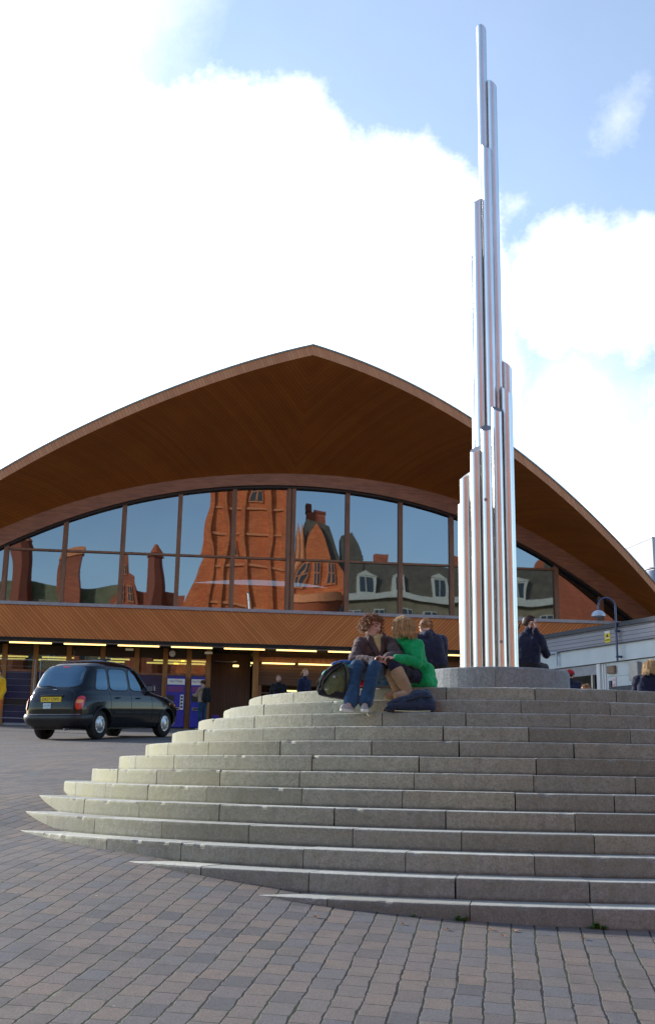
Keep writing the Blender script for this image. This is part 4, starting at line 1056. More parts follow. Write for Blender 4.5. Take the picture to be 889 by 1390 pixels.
    for sy in (1, -1):      # tail lamps: tall ovals, red with an amber middle
        MB().grid(patch(rf, sy*.70-.075, sy*.70+.085, .64, .98, 0, 3, 10, 0, .018)).build('lamp_surround', 'carpaint', t)
        L = MB().grid(patch(rf, sy*.70-.062, sy*.70+.072, .66, .96, 0, 2.6, 12, 0, .028)).build('tail_light', 'lampred', t)
        MB().grid(patch(rf, sy*.70-.05, sy*.70+.058, .80, .88, 0, 3, 8, 0, .033)).build('indicator_lens', 'lampamber', L)
    Mr = lambda y, z: Matrix.Translation((rear(y, z, .03), y, z)) @ Matrix.Rotation(-math.pi/2, 4, 'Z') @ Matrix.Rotation(math.pi/2, 4, 'X')
    pl_ = MB().bbox(rear(0, .885, .028), rear(0, .885, -.01), -.265, .265, .83, .94, .006).build('number_plate', 'platey', t)
    text('lettering', 'DK57 CWO', .098, Mr(0, .885), 'black', pl_, .001, sx=.88)
    MB().tube([(rear(0, .965, .01), -.30, .965), (rear(0, .965, .03), 0, .972), (rear(0, .965, .01), .30, .965)], .018, 8).build('plate_hood', 'cartrim', t)
    lp = MB().bbox(rear(0, .74, .028), rear(0, .74, -.01), -.02, .18, .68, .80, .005).build('licence_plate', 'platew', t)
    text('lettering', '39  106', .045, Mr(.08, .75), 'bluefab', lp, .001)
    def resample2(row, m):
        A = np.array(row); d = np.r_[0, np.cumsum(np.linalg.norm(np.diff(A, axis=0), axis=1))]; q = np.linspace(0, d[-1], m)
        return [tuple(np.interp(v, d, A[:, k]) for k in range(3)) for v in q]
    # bumper wraps round the tail
    mb = MB(); P = []
    for z, o in ((.30, .02), (.36, .05), (.44, .065), (.52, .06), (.55, .03)):
        xc, a, b, n = prm(z); row = []
        for i in range(1200):
            th = math.pi*.5+math.pi*i/1199; c_, s_ = math.cos(th), math.sin(th)
            q = (xc+(a+o)*math.copysign(abs(c_)**(2/n), c_), (b+o*.55)*math.copysign(abs(s_)**(2/n), s_), z)
            if q[0] < -.40: row.append(q)
        P.append(resample2(row, 60))
    mb.grid(P); mb.build('rear_bumper', 'cartrim', t)
    MB().tube([(rear(y*.985, .555, .045), y, .555) for y in np.linspace(-.74, .74, 24)], .008, 6).build('bumper_trim', 'sill', t)
    MB().tube([(-.70, -.42, .24), (-.86, -.42, .23)], .025).build('exhaust', 'galv', t)
    MB().box(-.5, 3.4, -.6, .6, .22, .30).build('floor_pan', 'black', t)
    MB().tube([(rear(.05, 1.155, .014), .02, 1.15), (rear(.2, 1.18, .02), .22, 1.19), (rear(.45, 1.2, .02), .46, 1.175)], .010, 6).build('wiper', 'black', t)
    MB().tube([(rear(y, 1.10, .010), y, 1.10) for y in np.linspace(-.05, .05, 4)], .012, 6).build('boot_badge', 'hub', t)
    # interior: seats and headrests seen through the glass
    mb = MB(); mb.bbox(-.05, .15, -.6, .6, .5, 1.22, .05); mb.build('rear_seat', 'darkcloth', t)
    mb = MB(); mb.bbox(1.3, 1.45, -.58, -.12, .5, 1.25, .05); mb.build('driver_seat', 'darkcloth', t)
    MB().box(1.18, 1.21, -.62, .62, .5, 1.5).build('partition', 'carglass', t)
    # sign on the roof
    MB().bbox(1.18, 1.30, -.2, .2, 1.815, 1.87, .03).build('roof_sign', 'carpaint', t)
    MB().tube([(.5, .3, 1.79), (.47, .3, 2.05)], .004, 5).build('aerial', 'black', t)
    for sy in (1, -1):
        for wx in WX:
            w = MB(); y0 = sy*.70; prof = [(.19, .095), (.27, .10), (.315, .085), (.33, .05), (.33, -.05), (.315, -.085), (.19, -.095)]
            w.grid([[(wx+r*math.cos(2*math.pi*i/40), y0+d, .33+r*math.sin(2*math.pi*i/40)) for i in range(40)] for r, d in prof], closed=True); wh = w.build('wheel', 'rubber', t)
            h_ = MB(); pr = [(.20, .082), (.195, .095), (.17, .088), (.14, .090), (.10, .112), (.06, .118), (.0005, .120)]
            h_.grid([[(wx+r*math.cos(2*math.pi*i/40), y0+sy*d*(1+(.04 if (i//2) % 3 == 0 and .1 < r < .19 else 0)), .33+r*math.sin(2*math.pi*i/40)) for i in range(40)] for r, d in pr], closed=True); h_.build('hubcap', 'hub', wh)
            h_ = MB()
            for i in range(9):
                q = 2*math.pi*i/9; h_.cyl((wx+.152*math.cos(q), y0+sy*.086, .33+.152*math.sin(q)), (wx+.152*math.cos(q), y0+sy*.0915, .33+.152*math.sin(q)), .014, n=8)
            h_.build('hub_slots', 'black', wh)
make_taxi()

# ------------------------------------------------------------------ people
TEX = bpy.data.textures.new('cloth_folds', 'CLOUDS'); TEX.noise_scale = .085; TEX.noise_depth = 2
def vox(mb, name, mt, parent, voxel=.010, smooth=4, folds=0, label=None):
    o = mb.build(name, mt, parent)
    r = o.modifiers.new('remesh', 'REMESH'); r.mode = 'VOXEL'; r.voxel_size = voxel; r.use_smooth_shade = True
    if smooth: s_ = o.modifiers.new('smooth', 'SMOOTH'); s_.iterations = smooth; s_.factor = .5
    if folds: d_ = o.modifiers.new('folds', 'DISPLACE'); d_.texture = TEX; d_.strength = folds; d_.mid_level = .28; d_.texture_coords = 'OBJECT' if False else 'LOCAL'
    if label: o['label'] = label
    return o
def cap(mb, a, b, ra, rb=None, n=14):
    rb = ra if rb is None else rb; mb.cyl(a, b, ra, rb, n); mb.sph(a, ra, n); mb.sph(b, rb, n)
def chain(mb, pts, rs, n=14):
    for i in range(len(pts)-1): cap(mb, pts[i], pts[i+1], rs[i], rs[i+1], n)
def basis(f, u=(0, 0, 1)):
    f = Vector(f).normalized(); u = Vector(u); r = f.cross(u).normalized(); u = r.cross(f).normalized()
    return Matrix((r, f, u)).transposed()          # columns: right, forward, up
def hand(mb, wrist, d, palm_n, size=1.0, curl=.5, side=1):
    """palm and five fingers; d = direction of the hand, palm_n = way the palm faces"""
    d = Vector(d).normalized(); pn = Vector(palm_n); pn = (pn-d*pn.dot(d)).normalized(); x = d.cross(pn)*side; w = Vector(wrist)
    for k in (-.028, -.010, .010, .028): cap(mb, w+x*k*.6*size, w+d*.085*size+x*k*size, .014*size, .0125*size, 8)
    for k, L in ((-.030, .062), (-.010, .074), (.010, .080), (.030, .072)):
        p = w+d*.085*size+x*k*size; a = p+(d*math.cos(curl*.5)+pn*math.sin(curl*.5))*L*.45*size; b = a+(d*math.cos(curl*1.4)+pn*math.sin(curl*1.4))*L*.32*size; c = b+(d*math.cos(curl*2.2)+pn*math.sin(curl*2.2))*L*.25*size
        chain(mb, [p, a, b, c], [.0095*size, .009*size, .0085*size, .0075*size], 8)
    p = w+x*.022*size+d*.02*size; a = p+(x*.7+d*.6+pn*.3).normalized()*.042*size; b = a+(d*.9+pn*.4+x*.1).normalized()*.036*size
    chain(mb, [p, a, b], [.013*size, .011*size, .009*size], 8)
def head_shape(mb, c, B, s=1.0):
    c = Vector(c); P = lambda x, y, z: c+B @ Vector((x*s, y*s, z*s))
    mb.sph(P(0, -.012, .03), (.074*s, .094*s, .082*s), 18, M=B); mb.sph(P(0, .012, -.02), (.066*s, .076*s, .080*s), 18, M=B)
    mb.sph(P(0, .040, -.072), (.040*s, .040*s, .036*s), 12, M=B); mb.sph(P(0, .026, -.052), (.052*s, .052*s, .040*s), 12, M=B)
    chain(mb, [P(0, .082, .010), P(0, .098, -.018), P(0, .102, -.028)], [.011*s, .0135*s, .015*s], 8)
    for k in (-1, 1):
        mb.sph(P(k*.075, -.008, -.012), (.010*s, .022*s, .032*s), 8, M=B); mb.sph(P(k*.036, .062, -.022), (.022*s, .018*s, .018*s), 8, M=B)
        cap(mb, P(k*.014, .084, .022), P(k*.048, .072, .024), .010*s, .008*s, 8)
    cap(mb, P(-.020, .082, -.056), P(.020, .082, -.056), .0085*s, .0085*s, 8)
def face_bits(c, B, body, s=1.0):
    c = Vector(c); P = lambda x, y, z: c+B @ Vector((x*s, y*s, z*s))
    for k in (-1, 1):
        MB().sph(P(k*.031, .0775, .004), (.011*s, .008*s, .006*s), 10, M=B).build('eye', 'eye', body)
        MB().tube([P(k*.016, .093, .026), P(k*.032, .091, .031), P(k*.050, .079, .027)], .0035*s, 6).build('eyebrow', 'hair_dark', body)
    MB().tube([P(-.024, .083, -.054), P(-.01, .0905, -.0535), P(.01, .0905, -.0535), P(.024, .083, -.054)], [.003*s, .0055*s, .0055*s, .003*s], 6).build('mouth', 'lip', body)
def strands(mb, c, B, style, n, s=1.0, seed=1):
    rr = random.Random(seed); c = Vector(c)
    for _ in range(n):
        az = rr.uniform(-math.pi, math.pi); el = math.asin(rr.uniform(-.35, 1))
        # no hair in front of the face
        front = math.cos(az) > .35
        if front and el < (.62 if style == 'curly' else .75) and math.sin(el) < .72: continue
        nrm = Vector((math.sin(az)*math.cos(el), math.cos(az)*math.cos(el), math.sin(el)))
        p = Vector((nrm.x*.082, nrm.y*.100-.010, nrm.z*.098+.020))
        pts = [p]
        if style == 'curly':
            v = nrm*.7+Vector((rr.uniform(-1, 1), rr.uniform(-1, 1), rr.uniform(-1.2, .4)))*.7; L = rr.uniform(.032, .075); k = 7; ph = rr.uniform(0, 6)
            a = v.orthogonal().normalized(); b = v.normalized().cross(a)
            for i in range(1, k+1):
                t = i/k; pts.append(p+v.normalized()*L*t+(a*math.cos(ph+t*7)+b*math.sin(ph+t*7))*.011+Vector((0, 0, -.03*t*t)))
            r = [.0034]*len(pts); r[-1] = .0012
        elif style == 'bob':
            L = rr.uniform(.13, .17); k = 7; q = p.copy()
            for i in range(1, k+1):
                g = Vector((nrm.x*.35, nrm.y*.35-(.1 if front else 0), -1)) if i > 1+2*max(0, nrm.z) else Vector((nrm.x+.02, nrm.y*.8, -.15*i))
                q = q+g.normalized()*L/k*(1.15 if nrm.z > .6 else 1)
                rad = math.hypot(q.x/.090, (q.y+.010)/.106)
                if q.z < .06 and rad < 1: q.x /= max(.3, rad); q.y = (q.y+.010)/max(.3, rad)-.010
                pts.append(q.copy())
            if max(pt.y for pt in pts if pt.z < .02) > .055 if any(pt.z < .02 for pt in pts) else False: continue
            r = [.0026]*len(pts); r[-1] = .001
        elif style == 'short':
            v = (nrm+Vector((0, -.4, -.5))).normalized(); pts += [p+v*.015, p+v*.032+Vector((0, 0, -.006))]; r = [.004, .004, .0015]
        elif style == 'long':
            L = rr.uniform(.26, .34); k = 9; q = p.copy()
            for i in range(1, k+1):
                q = q+Vector((nrm.x*.18, nrm.y*.10-.05, -1 if i > 2 else -.4)).normalized()*L/k
                rad = math.hypot(q.x/.092, (q.y+.010)/.108)
                if q.z < .08 and q.z > -.12 and rad < 1: q.x /= max(.3, rad); q.y = (q.y+.010)/max(.3, rad)-.010
                pts.append(q.copy())
            if any(pt.y > .06 and pt.z < .02 for pt in pts): continue
            r = [.0045]*len(pts); r[-1] = .0015
        elif style == 'tail':
            tgt = Vector((0, -.105, .03)); k = 5
            for i in range(1, k+1):
                q = p.lerp(tgt, i/k); ql = Vector((q.x/.086, (q.y+.01)/.104, (q.z-.02)/.102)); 
                if ql.length > .01: ql = ql.normalized(); q = Vector((ql.x*.086, ql.y*.104-.01, ql.z*.102+.02))
                pts.append(q)
            for i in range(1, 5): pts.append(tgt+Vector((rr.uniform(-.01, .01), -.035-.008*i+rr.uniform(-.012, .012), -.03*i)))
            r = [.004]*len(pts); r[-1] = .0015
        mb.tube([c+B @ (pt*s) for pt in pts], [x*s for x in r], 4)
def hair(c, B, body, mt, style='short', n=350, s=1.0, seed=1):
    mb = MB(); c = Vector(c); P = lambda x, y, z: c+B @ Vector((x*s, y*s, z*s))
    mb.sph(P(0, -.020, .036), (.081*s, .094*s, .084*s), 18, M=B)
    if style in ('bob', 'long'): mb.sph(P(0, -.030, -.03), (.084*s, .076*s, .085*s), 16, M=B)
    if style == 'curly':
        rr = random.Random(seed+5)
        for _ in range(60):
            az = rr.uniform(.75, 2*math.pi-.75); el = rr.uniform(-.45, 1.5); q = Vector((math.sin(az)*math.cos(el)*.085, math.cos(az)*math.cos(el)*.095-.014, math.sin(el)*.095+.03)); mb.sph(P(*q), rr.uniform(.010, .019)*s, 8)
        for _ in range(14):
            az = rr.uniform(-.8, .8); q = Vector((math.sin(az)*.075, math.cos(az)*.078, rr.uniform(.062, .085))); mb.sph(P(*q), rr.uniform(.008, .013)*s, 8)
    strands(mb, c, B, style, n, s, seed)
    return mb.build('hair', mt, body)
def V(*a): return Vector(a)

def person(label, root, J, face, mt, hair_mt, hair_style, voxel=.009, group=None, up=(0, 0, 1), nh=300, look=None, seed=1, headscale=1.0, shoes='canvas', hands=((0, 0, -1), (0, 0, -1)), palms=((0, 0, 1), (0, 0, 1)), curl=.6, top_extra=None, collar=True, fold=.032, facebits=True, girth=1.0, legs_r=(.085, .062, .045)):
    """J: joints in world space. mt: (top material, trouser material)"""
    t = thing('person', label, 'person', root, 0, group); o = Vector(root); j = {k: Vector(v)-o for k, v in J.items()}
    B = basis(face, up); hs = headscale
    b = MB(); head_shape(b, j['head'], B, hs)
    chain(b, [j['head']+B @ V(0, -.02, -.06), j['neck']], [.050, .054]); cap(b, j['neck'], j['chest'], .055, .088*girth)
    cap(b, j['chest'], j['pelvis'], .088*girth, .088*girth)
    for k in 'LR':
        chain(b, [j['sh'+k], j['el'+k], j['wr'+k]], [.042, .034, .024]); cap(b, j['chest'], j['sh'+k], .06, .045)
        chain(b, [j['hip'+k], j['kn'+k], j['an'+k]], [.07, .048, .036]); cap(b, j['pelvis'], j['hip'+k], .09, .075)
        cap(b, j['an'+k], j['to'+k], .032, .026)
    for i, k in enumerate('LR'): hand(b, j['wr'+k], hands[i], palms[i], .95, curl, 1 if k == 'L' else -1)
    body = vox(b, 'body', mt[2], t, min(voxel, .0065) if nh > 250 else voxel, 2)
    if facebits: face_bits(j['head'], B, body, hs)
    hair(j['head'], B, body, hair_mt, hair_style, nh, hs, seed)
    # top
    c = MB(); up_ = (j['chest']-j['pelvis']).normalized(); lat = (j['shR']-j['shL']); lat = (lat-up_*lat.dot(up_)).normalized()
    for s_ in (-1, 0, 1):
        chain(c, [j['pelvis']+lat*.075*s_+up_*.02, j['pelvis'].lerp(j['chest'], .5)+lat*.07*s_, j['chest']+lat*.085*s_*girth, j['neck'].lerp(j['chest'], .35)+lat*.06*s_], [.112*girth, .108*girth, .112*girth, .070])
    for k in 'LR':
        chain(c, [j['sh'+k], j['sh'+k].lerp(j['el'+k], .5), j['el'+k], j['el'+k].lerp(j['wr'+k], .5), j['wr'+k]], [.070, .062, .056, .050, .042]); cap(c, j['neck'].lerp(j['chest'], .3), j['sh'+k], .062, .066)
    if collar: chain(c, [j['neck']-up_*.01, j['neck']+up_*.03], [.075, .066])
    if top_extra: top_extra(c, j, lat, up_)
    vox(c, 'jacket', mt[0], t, voxel, 3, fold)
    l = MB(); cap(l, j['hipL'], j['hipR'], .115, .115)
    for k in 'LR': chain(l, [j['hip'+k], j['hip'+k].lerp(j['kn'+k], .55), j['kn'+k], j['kn'+k].lerp(j['an'+k], .5), j['an'+k]+(j['kn'+k]-j['an'+k])*.06], [legs_r[0]*1.1, legs_r[0]*.95, legs_r[1]*1.05, legs_r[1]*.98, legs_r[2]*1.25])
    vox(l, 'trousers', mt[1], t, voxel, 3, fold*.8)
    for k in 'LR':
        s_ = MB(); d = (j['to'+k]-j['an'+k]); d.z = 0; d = d.normalized(); an = j['an'+k]; to = j['to'+k]
        base = to.z-.022
        if shoes:
            cap(s_, V(an.x, an.y, base+.038)-d*.035, V(to.x, to.y, base+.034), .038, .033); cap(s_, an, V(an.x, an.y, base+.05), .042, .040)
            sh = vox(s_, 'shoe', shoes, t, .008, 2)
            so_ = MB(); side_ = d.cross(V(0, 0, 1)); pts = []
            for i in range(20):
                q = 2*math.pi*i/20; pts.append(V(an.x, an.y, base)+d*((V(to.x, to.y, 0)-V(an.x, an.y, 0)).length*.5-.01)+d*math.cos(q)*((V(to.x, to.y, 0)-V(an.x, an.y, 0)).length*.5+.062)+side_*math.sin(q)*.045)
            so_.add([p for p in pts]+[p+V(0, 0, .022) for p in pts], [tuple(range(20))[::-1], tuple(range(20, 40))]+[(i, (i+1) % 20, 20+(i+1) % 20, 20+i) for i in range(20)]); so_.build('sole', 'sole', sh)
    return t, j, B, body

T13 = step_h(13); T12 = step_h(12); T11 = step_h(11)
# --- the young man in the faded jacket
JB = dict(pelvis=W(514, 917, 12.98), chest=W(509, 882, 12.90), neck=W(509, 866, 12.84), head=W(505.5, 851, 12.80),
    shL=W(531, 873, 12.86), shR=W(489, 874, 12.84), elR=W(480.5, 896, 12.70), wrR=W(508, 898, 12.52), elL=W(538, 889, 12.66), wrL=W(524, 894, 12.52),
    hipR=W(499, 917, 12.92), hipL=W(522, 917, 12.92), knR=W(484, 905, 12.42), knL=W(508, 904.5, 12.42), anR=W(476, 957, 12.27), anL=W(495.5, 955.5, 12.27), toR=W(466, 963.5, 12.12), toL=W(494, 963, 12.10))
for k in ('toR', 'toL'): JB[k].z = T11+.028
for k in ('anR', 'anL'): JB[k].z = T11+.085
tB, jB, BB_, bodyB = person('young man with curly ginger brown hair, faded brown jacket and jeans sitting on the steps', (JB['pelvis'].x, JB['pelvis'].y, T13), JB, (.66, -.66, -.10), ('jacket', 'denim', 'skin'), 'hair_ginger', 'curly', nh=1000, up=(.16, 0, 1),
    hands=((-.95, -.2, .15), (.95, -.25, .15)), palms=((0, -.2, -1), (.1, .6, -.6)), curl=.75, seed=4, headscale=1.04, legs_r=(.082, .066, .056))
mb = MB(); o = Vector((JB['pelvis'].x, JB['pelvis'].y, T13))
chain(mb, [jB['neck']+V(.015, -.060, .005), jB['chest']+V(.035, -.092, .02), jB['chest']+V(.045, -.098, -.06)], [.042, .038, .014]); chain(mb, [jB['neck']+V(-.035, -.055, .02), jB['chest']+V(.02, -.098, .03)], [.020, .022]); chain(mb, [jB['neck']+V(.065, -.05, .02), jB['chest']+V(.05, -.098, .03)], [.018, .02]); vox(mb, 'shirt', 'shirt', tB, .006, 2, .012)
mb = MB(); chain(mb, [jB['neck']+V(-.075, -.01, .03), jB['neck']+V(-.060, -.075, -.02), jB['chest']+V(-.005, -.118, .0), jB['chest']+V(.04, -.122, -.10)], [.026, .028, .024, .018]); chain(mb, [jB['neck']+V(.095, .0, .03), jB['neck']+V(.090, -.065, -.02), jB['chest']+V(.085, -.112, .0), jB['chest']+V(.05, -.122, -.10)], [.026, .028, .024, .018]); vox(mb, 'jacket_collar', 'jacket', tB, .007, 2, .015)
# --- the young woman in green
JG = dict(pelvis=W(567, 917, 12.92), chest=W(557, 884, 12.84), neck=W(548, 867, 12.78), head=W(544.5, 850, 12.78),
    shL=W(566, 876, 12.70), shR=W(549, 874, 12.98), elL=W(566, 899, 12.62), wrL=W(538, 894, 12.50), elR=W(548, 894, 12.84), wrR=W(532, 893, 12.60),
    hipL=W(571, 921, 12.84), hipR=W(563, 920, 12.99), knL=W(534, 903, 12.50), knR=W(527, 904, 12.66), anL=W(554, 938, 12.50), anR=W(542, 939, 12.60), toL=W(538.5, 946.5, 12.40), toR=W(526, 947, 12.50))
for k in ('toR', 'toL'): JG[k].z = T12+.024
for k in ('anR', 'anL'): JG[k].z = T12+.085
def coat(c, j, lat, up_):
    # skirt of the coat spread over the hips down onto the step
    h = j['pelvis']
    chain(c, [h+V(.02, -.02, .02), h+V(.035, -.06, -.085)], [.135, .115]); chain(c, [h+V(.10, .02, .05), h+V(.11, -.03, -.085)], [.08, .10]); chain(c, [h+V(.06, -.10, .05), h+V(.075, -.13, -.07)], [.09, .085])
    chain(c, [h.lerp(j['chest'], .4)+V(-.03, -.06, 0), h+V(-.03, -.13, -.05)], [.075, .065])
    for s_ in (-1, 1): chain(c, [j['neck']+V(-.03, -.055, .01), j['chest']+V(-.075, -.075, .03)], [.026, .018])
tG, jG, BG, bodyG = person('young woman with blond bob, green coat and tan boots sitting on the steps', (JG['pelvis'].x, JG['pelvis'].y, T13), JG, (-.86, .46, .02), ('green', 'legging', 'skin2'), 'hair_blond', 'bob', nh=1900, up=(-.18, 0, 1),
    hands=((-.98, -.1, .1), (-.98, .0, .05)), palms=((0, -.2, -1), (0, -.3, -1)), curl=.7, seed=9, headscale=1.0, shoes=None, top_extra=coat, legs_r=(.080, .056, .040))
for k in 'LR':
    mb = MB(); an, kn, to = jG['an'+k], jG['kn'+k], jG['to'+k]; d = (kn-an).normalized(); top = an+d*.235
    chain(mb, [an-V(0, 0, .03), an+d*.06, top], [.054, .060, .074]); fd = V(to.x-an.x, to.y-an.y, 0).normalized()
    chain(mb, [V(an.x, an.y, to.z+.020), V(an.x, an.y, to.z+.026)+fd*.08, to+V(0, 0, .012)], [.046, .044, .036])
    vox(mb, 'boot', 'suede', tG, .008, 2, .010)
# --- the man in navy seen from behind, on the plinth
def seated_back(label, u, v, Y, seat, top, hmt, style, head_u, head_v, face, fwd, seed=2, mat='navycloth', trou='darkcloth', nh=200, vox_=.012, curl=.5, extra=None, lean=0, skin='skin', shoes='darkcloth', arms=None, hscale=1.0, hdir=None, girth=1.0):
    """someone sitting: pelvis at photo (u) depth Y on height seat, facing fwd"""
    f = Vector((*fwd, 0)).normalized(); r = Vector((f.y, -f.x, 0)); p = W(u, v, Y); p.z = seat+.11
    hd = W(head_u, head_v, Y+f.y*lean)
    ch = p.lerp(hd, .58)-f*.02; nk = p.lerp(hd, .80)-f*.01
    J = dict(pelvis=p, chest=ch, neck=nk, head=hd, shL=ch-r*.185+V(0, 0, .06), shR=ch+r*.185+V(0, 0, .06))
    J['elL'] = J['shL']+f*.12-r*.05-V(0, 0, .24); J['elR'] = J['shR']+f*.12+r*.05-V(0, 0, .24)
    J['wrL'] = J['elL']+f*.22+r*.10+V(0, 0, .0); J['wrR'] = J['elR']+f*.22-r*.10+V(0, 0, .0)
    if arms: J.update(arms(J, f, r))
    for k, s_ in (('L', -1), ('R', 1)):
        J['hip'+k] = p+r*.085*s_; J['kn'+k] = p+r*.12*s_+f*.44+V(0, 0, .03); J['an'+k] = J['kn'+k]+f*.04-V(0, 0, .36); J['to'+k] = J['an'+k]+f*.15-V(0, 0, .05)
    hd_ = hdir or [tuple(f), tuple(f)]
    return person(label, (p.x, p.y, seat), J, face, (mat, trou, skin), hmt, style, voxel=vox_, nh=nh, seed=seed, shoes=shoes, top_extra=extra, hands=hd_, palms=((0, 0, -1), (0, 0, -1)), facebits=True, headscale=hscale, girth=girth)
PEDZ = PT+PED_H
def hood(c, j, lat, up_): chain(c, [j['neck']-lat*.06+V(0, .0, .02), j['neck']+V(0, -.07, .0), j['neck']+lat*.06+V(0, .0, .02)], [.045, .06, .045])
seated_back('person with sandy hair and dark navy hooded jacket sitting left behind the steel tubes', 590, 905, 16.2, PEDZ, 0, 'hair_sandy', 'short', 576.5, 851.5, (-.45, .85, -.25), (-.2, 1), seed=3, extra=hood)
# --- the woman on the telephone, right end of the plinth
def phone_arms(J, f, r):
    h = J['head']; e = J['shL'].lerp(h, .15)
    a_, b_ = J['shL']+r*.035-V(0, 0, .02), J['shR']-r*.04-V(0, 0, .02)
    return dict(shL=a_, shR=b_, elL=a_+f*.12-r*.01-V(0, 0, .24), elR=b_+f*.16+r*.05-V(0, 0, .19), wrR=h+V(.045, -.115, -.105))
tP, jP, BP, bodyP = seated_back('woman with tied back brown hair and navy hoodie holding a telephone to her ear', 715, 905, 16.15, PEDZ, 0, 'hair_dark', 'tail', 719.5, 847.5, (.95, -.22, -.05), (.42, .9), seed=6, nh=360, vox_=.010, arms=phone_arms, girth=.88, hdir=[(.4, .9, 0), (-.12, -.02, 1)])
MB().bbox(-.022, .022, -.008, .008, -.05, .05, .006).build('telephone', 'grey', None, label='small grey mobile telephone held to the ear of the woman in the navy hoodie', cat='telephone')
ph = bpy.data.objects['telephone']; ph.location = Vector(tP.location)+jP['head']+BP @ V(.088, .012, -.02); ph.rotation_euler = (R(20), 0, R(75))
# --- the blond woman at the right edge, back to us on the rim
seated_back('woman with long pale blond hair and navy jacket sitting at the right edge', 880, 935, 17.4, T13, 0, 'hair_pale', 'bob', 884, 906, (.35, .93, -.1), (.25, 1), seed=8, nh=900, skin='skin2')
# --- a head just showing behind the rim
seated_back('person behind the rim of the steps, only the top of the sandy head showing', 795, 945, 19.3, T12-.28, 0, 'hair_sandy', 'short', 795, 939, (.2, .97, -.1), (.1, 1), seed=12)
def standing(label, u, Y, face, fwd, h, mts, hmt, style, seed=1, nh=120, vox_=.016, extra=None, arms=None, group=None, shoes='darkcloth'):
    f = Vector((*fwd, 0)).normalized(); r = Vector((f.y, -f.x, 0)); p = W(u, 950, Y); g = ground_z(p.x, p.y); q = lambda a, z, s_=0: V(p.x, p.y, g)+f*a+r*s_+V(0, 0, z*h/1.75)
    J = dict(pelvis=q(0, .95), chest=q(.01, 1.30), neck=q(.01, 1.47), head=q(.035, 1.625), shL=q(0, 1.40, -.17), shR=q(0, 1.40, .17), elL=q(-.02, 1.12, -.23), elR=q(-.02, 1.12, .23), wrL=q(.08, .88, -.22), wrR=q(.08, .88, .22),
        hipL=q(0, .90, -.085), hipR=q(0, .90, .085), knL=q(.03, .50, -.10), knR=q(.0, .50, .10), anL=q(0, .085, -.10), anR=q(-.05, .085, .11), toL=q(.15, .03, -.11), toR=q(.10, .03, .13))
    if arms: J.update(arms(q))
    return person(label, (p.x, p.y, g), J, face, mts, hmt, style, voxel=vox_, nh=nh, seed=seed, shoes=shoes, top_extra=extra, group=group, headscale=1.0)
standing('man with short reddish hair and dark coat standing at the station entrance', 377.5, 36.8, (.1, -1, -.05), (.1, -1), 1.74, ('darkcloth', 'darkcloth', 'skin'), 'hair_ginger', 'short', 21)
standing('woman with tied back fair hair and dark jacket standing at the station entrance', 413, 36.2, (.85, -.5, -.05), (.7, -.7), 1.93, ('navycloth', 'darkcloth', 'skin2'), 'hair_blond', 'tail', 22, 200)
def mach_arms(q): return dict(elL=q(.16, 1.18, -.20), wrL=q(.36, 1.22, -.14), elR=q(.12, 1.12, .22), wrR=q(.36, 1.14, .08))
tM, jM, BM_, _b = standing('person with dark hair and beige jacket standing at a ticket machine with a rucksack', 275.5, 43.6, (-.75, .65, -.15), (-.75, .66), 1.78, ('beige', 'denim', 'skin'), 'hair_dark', 'short', 23, arms=mach_arms)
mb = MB(); fw = V(-.75, .66, 0).normalized(); rt = V(fw.y, -fw.x, 0); cc = jM['chest']-fw*.21-V(0, 0, .08)
chain(mb, [cc+V(0, 0, .16)-rt*.06, cc-V(0, 0, .16)-rt*.07], [.10, .13]); chain(mb, [cc+V(0, 0, .16)+rt*.06, cc-V(0, 0, .16)+rt*.07], [.10, .13])
o = vox(mb, 'rucksack', 'darkcloth', None, .014, 2, .01); o.location = tM.location; tag(o, 'black rucksack worn by the person at the ticket machine', 'rucksack')
standing('person in a dark navy coat standing beyond the right end of the plinth', 774, 25.0, (.3, .9, 0), (.3, 1), 1.58, ('navycloth', 'darkcloth', 'skin'), 'hair_dark', 'short', 24)
mb = MB(); p = W(774, 950, 25.0); g = ground_z(p.x, p.y)
mb.sph((0, 0, 0), (.095, .115, .10), 16, z0=0.0); mb.sph((0, 0, 0), (.097, .117, .02), 16)
mb.build('knitted_hat', 'redfab', None, label='bright pink red hat on the person in navy beyond the plinth', cat='hat').location = (p.x+.01, p.y+.03, g+(1.625+.03)*1.58/1.75)
standing('person in a yellow and orange high visibility jacket cut off by the left edge', -3.5, 33.5, (.1, -1, 0), (-.5, -.85), 1.72, ('hivis', 'hivis2', 'skin'), 'hair_dark', 'short', 25)

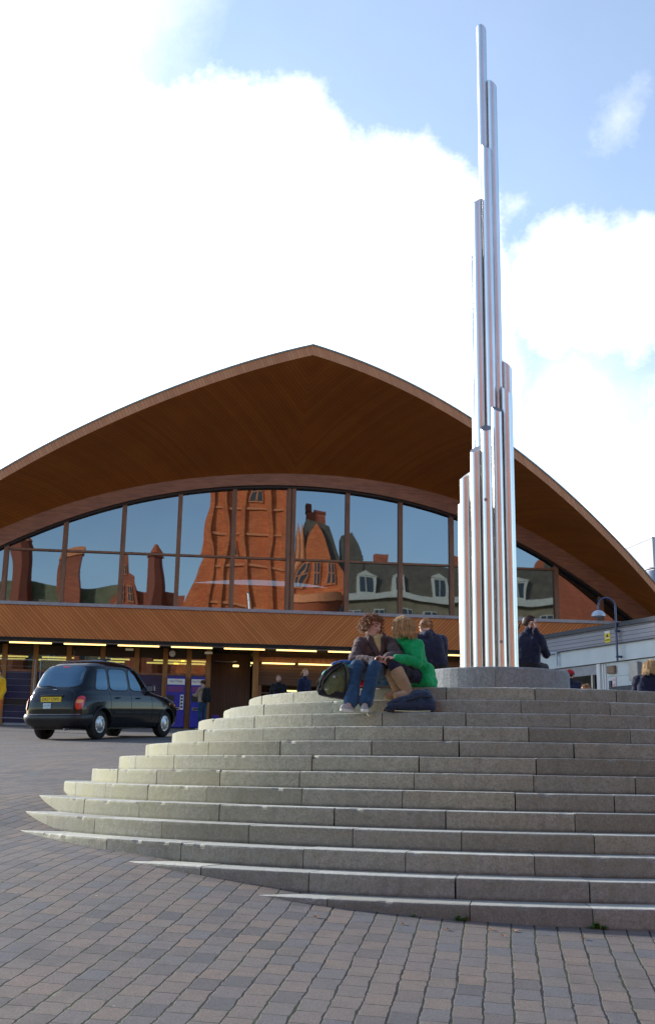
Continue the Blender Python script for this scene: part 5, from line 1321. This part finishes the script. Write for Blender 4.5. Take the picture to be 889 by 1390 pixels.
# ------------------------------------------------------------------ bags
def backpack():
    p = W(453, 951, 12.42); x, y = p.x, p.y
    t = thing('backpack', 'olive green and black backpack standing on the steps beside the man in jeans', 'backpack', (x, y, T12)); t.rotation_euler = (0, R(9), R(-12))
    mb = MB()
    chain(mb, [V(-.085, 0, .09), V(-.035, .0, .20), V(.035, .02, .30)], [.085, .088, .055]); chain(mb, [V(.085, 0, .09), V(.085, .0, .20), V(.060, .02, .30)], [.085, .088, .060]); chain(mb, [V(-.03, -.04, .08), V(.02, -.04, .19)], [.085, .08])
    vox(mb, 'main_bag', 'olive', t, .008, 3, .02)
    mb = MB(); mb.bbox(-.16, .16, -.11, .10, .002, .075, .03); mb.build('base', 'darkcloth', t)
    mb = MB(); chain(mb, [V(-.15, -.03, .06), V(-.13, -.05, .16), V(-.075, -.05, .27), V(.01, -.03, .35)], [.035, .045, .042, .028]); vox(mb, 'side_pocket', 'darkcloth', t, .008, 2, .018)
    mb = MB(); mb.tube([(-.12, -.10, .05), (-.11, -.135, .16), (-.04, -.125, .27), (.05, -.05, .36)], .010, 6); mb.tube([(-.17, -.05, .04), (-.19, -.06, .13), (-.12, -.08, .25), (-.02, -.06, .355)], .009, 6); mb.tube([(.12, -.09, .02), (.125, -.11, .15), (.10, -.09, .28), (.05, -.04, .36)], .012, 6); mb.build('strap', 'darkcloth', t)
    mb = MB(); mb.tube([(.03, .02, .35), (.045, .02, .39), (.075, .02, .36)], .008, 6); mb.build('grab_handle', 'olive', t)
    mb = MB(); mb.bbox(-.02, .01, -.145, -.13, .20, .225, .004); mb.build('buckle', 'sill', t)
    q = W(463, 905, 12.72)
    mb = MB(); chain(mb, [V(-.13, 0, .09), V(-.02, .01, .15), V(.14, 0, .17)], [.08, .095, .08]); chain(mb, [V(-.10, 0, .05), V(.12, 0, .07)], [.05, .06])
    o = vox(mb, 'holdall', 'tealfab', None, .009, 3, .02); o.location = (q.x, q.y, T13); tag(o, 'turquoise holdall standing behind the olive backpack', 'bag')
    b = MB(); b.tube([(-.10, -.07, .215), (0, -.05, .25), (.16, -.04, .25)], .022, 8); vox(b, 'blue_flap', 'bluefab', o, .007, 2, .01)
    b = MB(); b.tube([(-.14, -.085, .13), (0, -.095, .18), (.16, -.08, .20)], .006, 6); b.build('piping', 'paleyel', o)
backpack()
q = W(489, 929, 12.74)
mb = MB(); chain(mb, [V(-.05, 0, .045), V(.05, 0, .045)], [.045, .045]); o = vox(mb, 'pouch', 'redfab', None, .008, 2, .01); o.location = (q.x, q.y, T13); tag(o, 'red cloth pouch on the top step between the man\'s legs', 'pouch')
def satchel():
    p = W(556, 968, 12.2)
    t = thing('shoulder_bag', 'navy satin shoulder bag slumped on the steps below the woman in green', 'bag', (p.x, p.y+.02, T11)); t.rotation_euler = (0, 0, R(4))
    mb = MB(); chain(mb, [V(-.20, 0, .05), V(-.05, 0, .075), V(.19, .02, .075)], [.045, .072, .070]); chain(mb, [V(-.05, .03, .10), V(.10, .06, .17), V(.19, .07, .18)], [.055, .07, .055]); chain(mb, [V(.20, .05, .16), V(.19, .09, .23)], [.05, .03]); chain(mb, [V(.05, .02, .08), V(.2, .03, .1)], [.07, .07])
    vox(mb, 'bag_body', 'satin', t, .007, 2, .03)
    mb = MB(); mb.tube([(-.20, -.03, .02), (-.10, -.09, .015), (.05, -.115, .012), (.2, -.09, .02)], .006, 6); mb.build('seam', 'paleyel', t)
    mb = MB(); mb.tube([(-.24, -.02, .05), (-.27, -.05, .02), (-.22, -.09, .008), (-.17, -.07, .02)], .009, 6); mb.tube([(.23, .0, .16), (.12, -.05, .165), (-.03, -.06, .12), (-.19, -.04, .075)], .008, 6); mb.build('strap', 'darkcloth', t)
    mb = MB(); chain(mb, [V(-.22, .0, .085), V(-.12, -.02, .12), V(-.02, .0, .15)], [.018, .03, .03]); vox(mb, 'flap', 'satin', t, .007, 1, .02)
satchel()
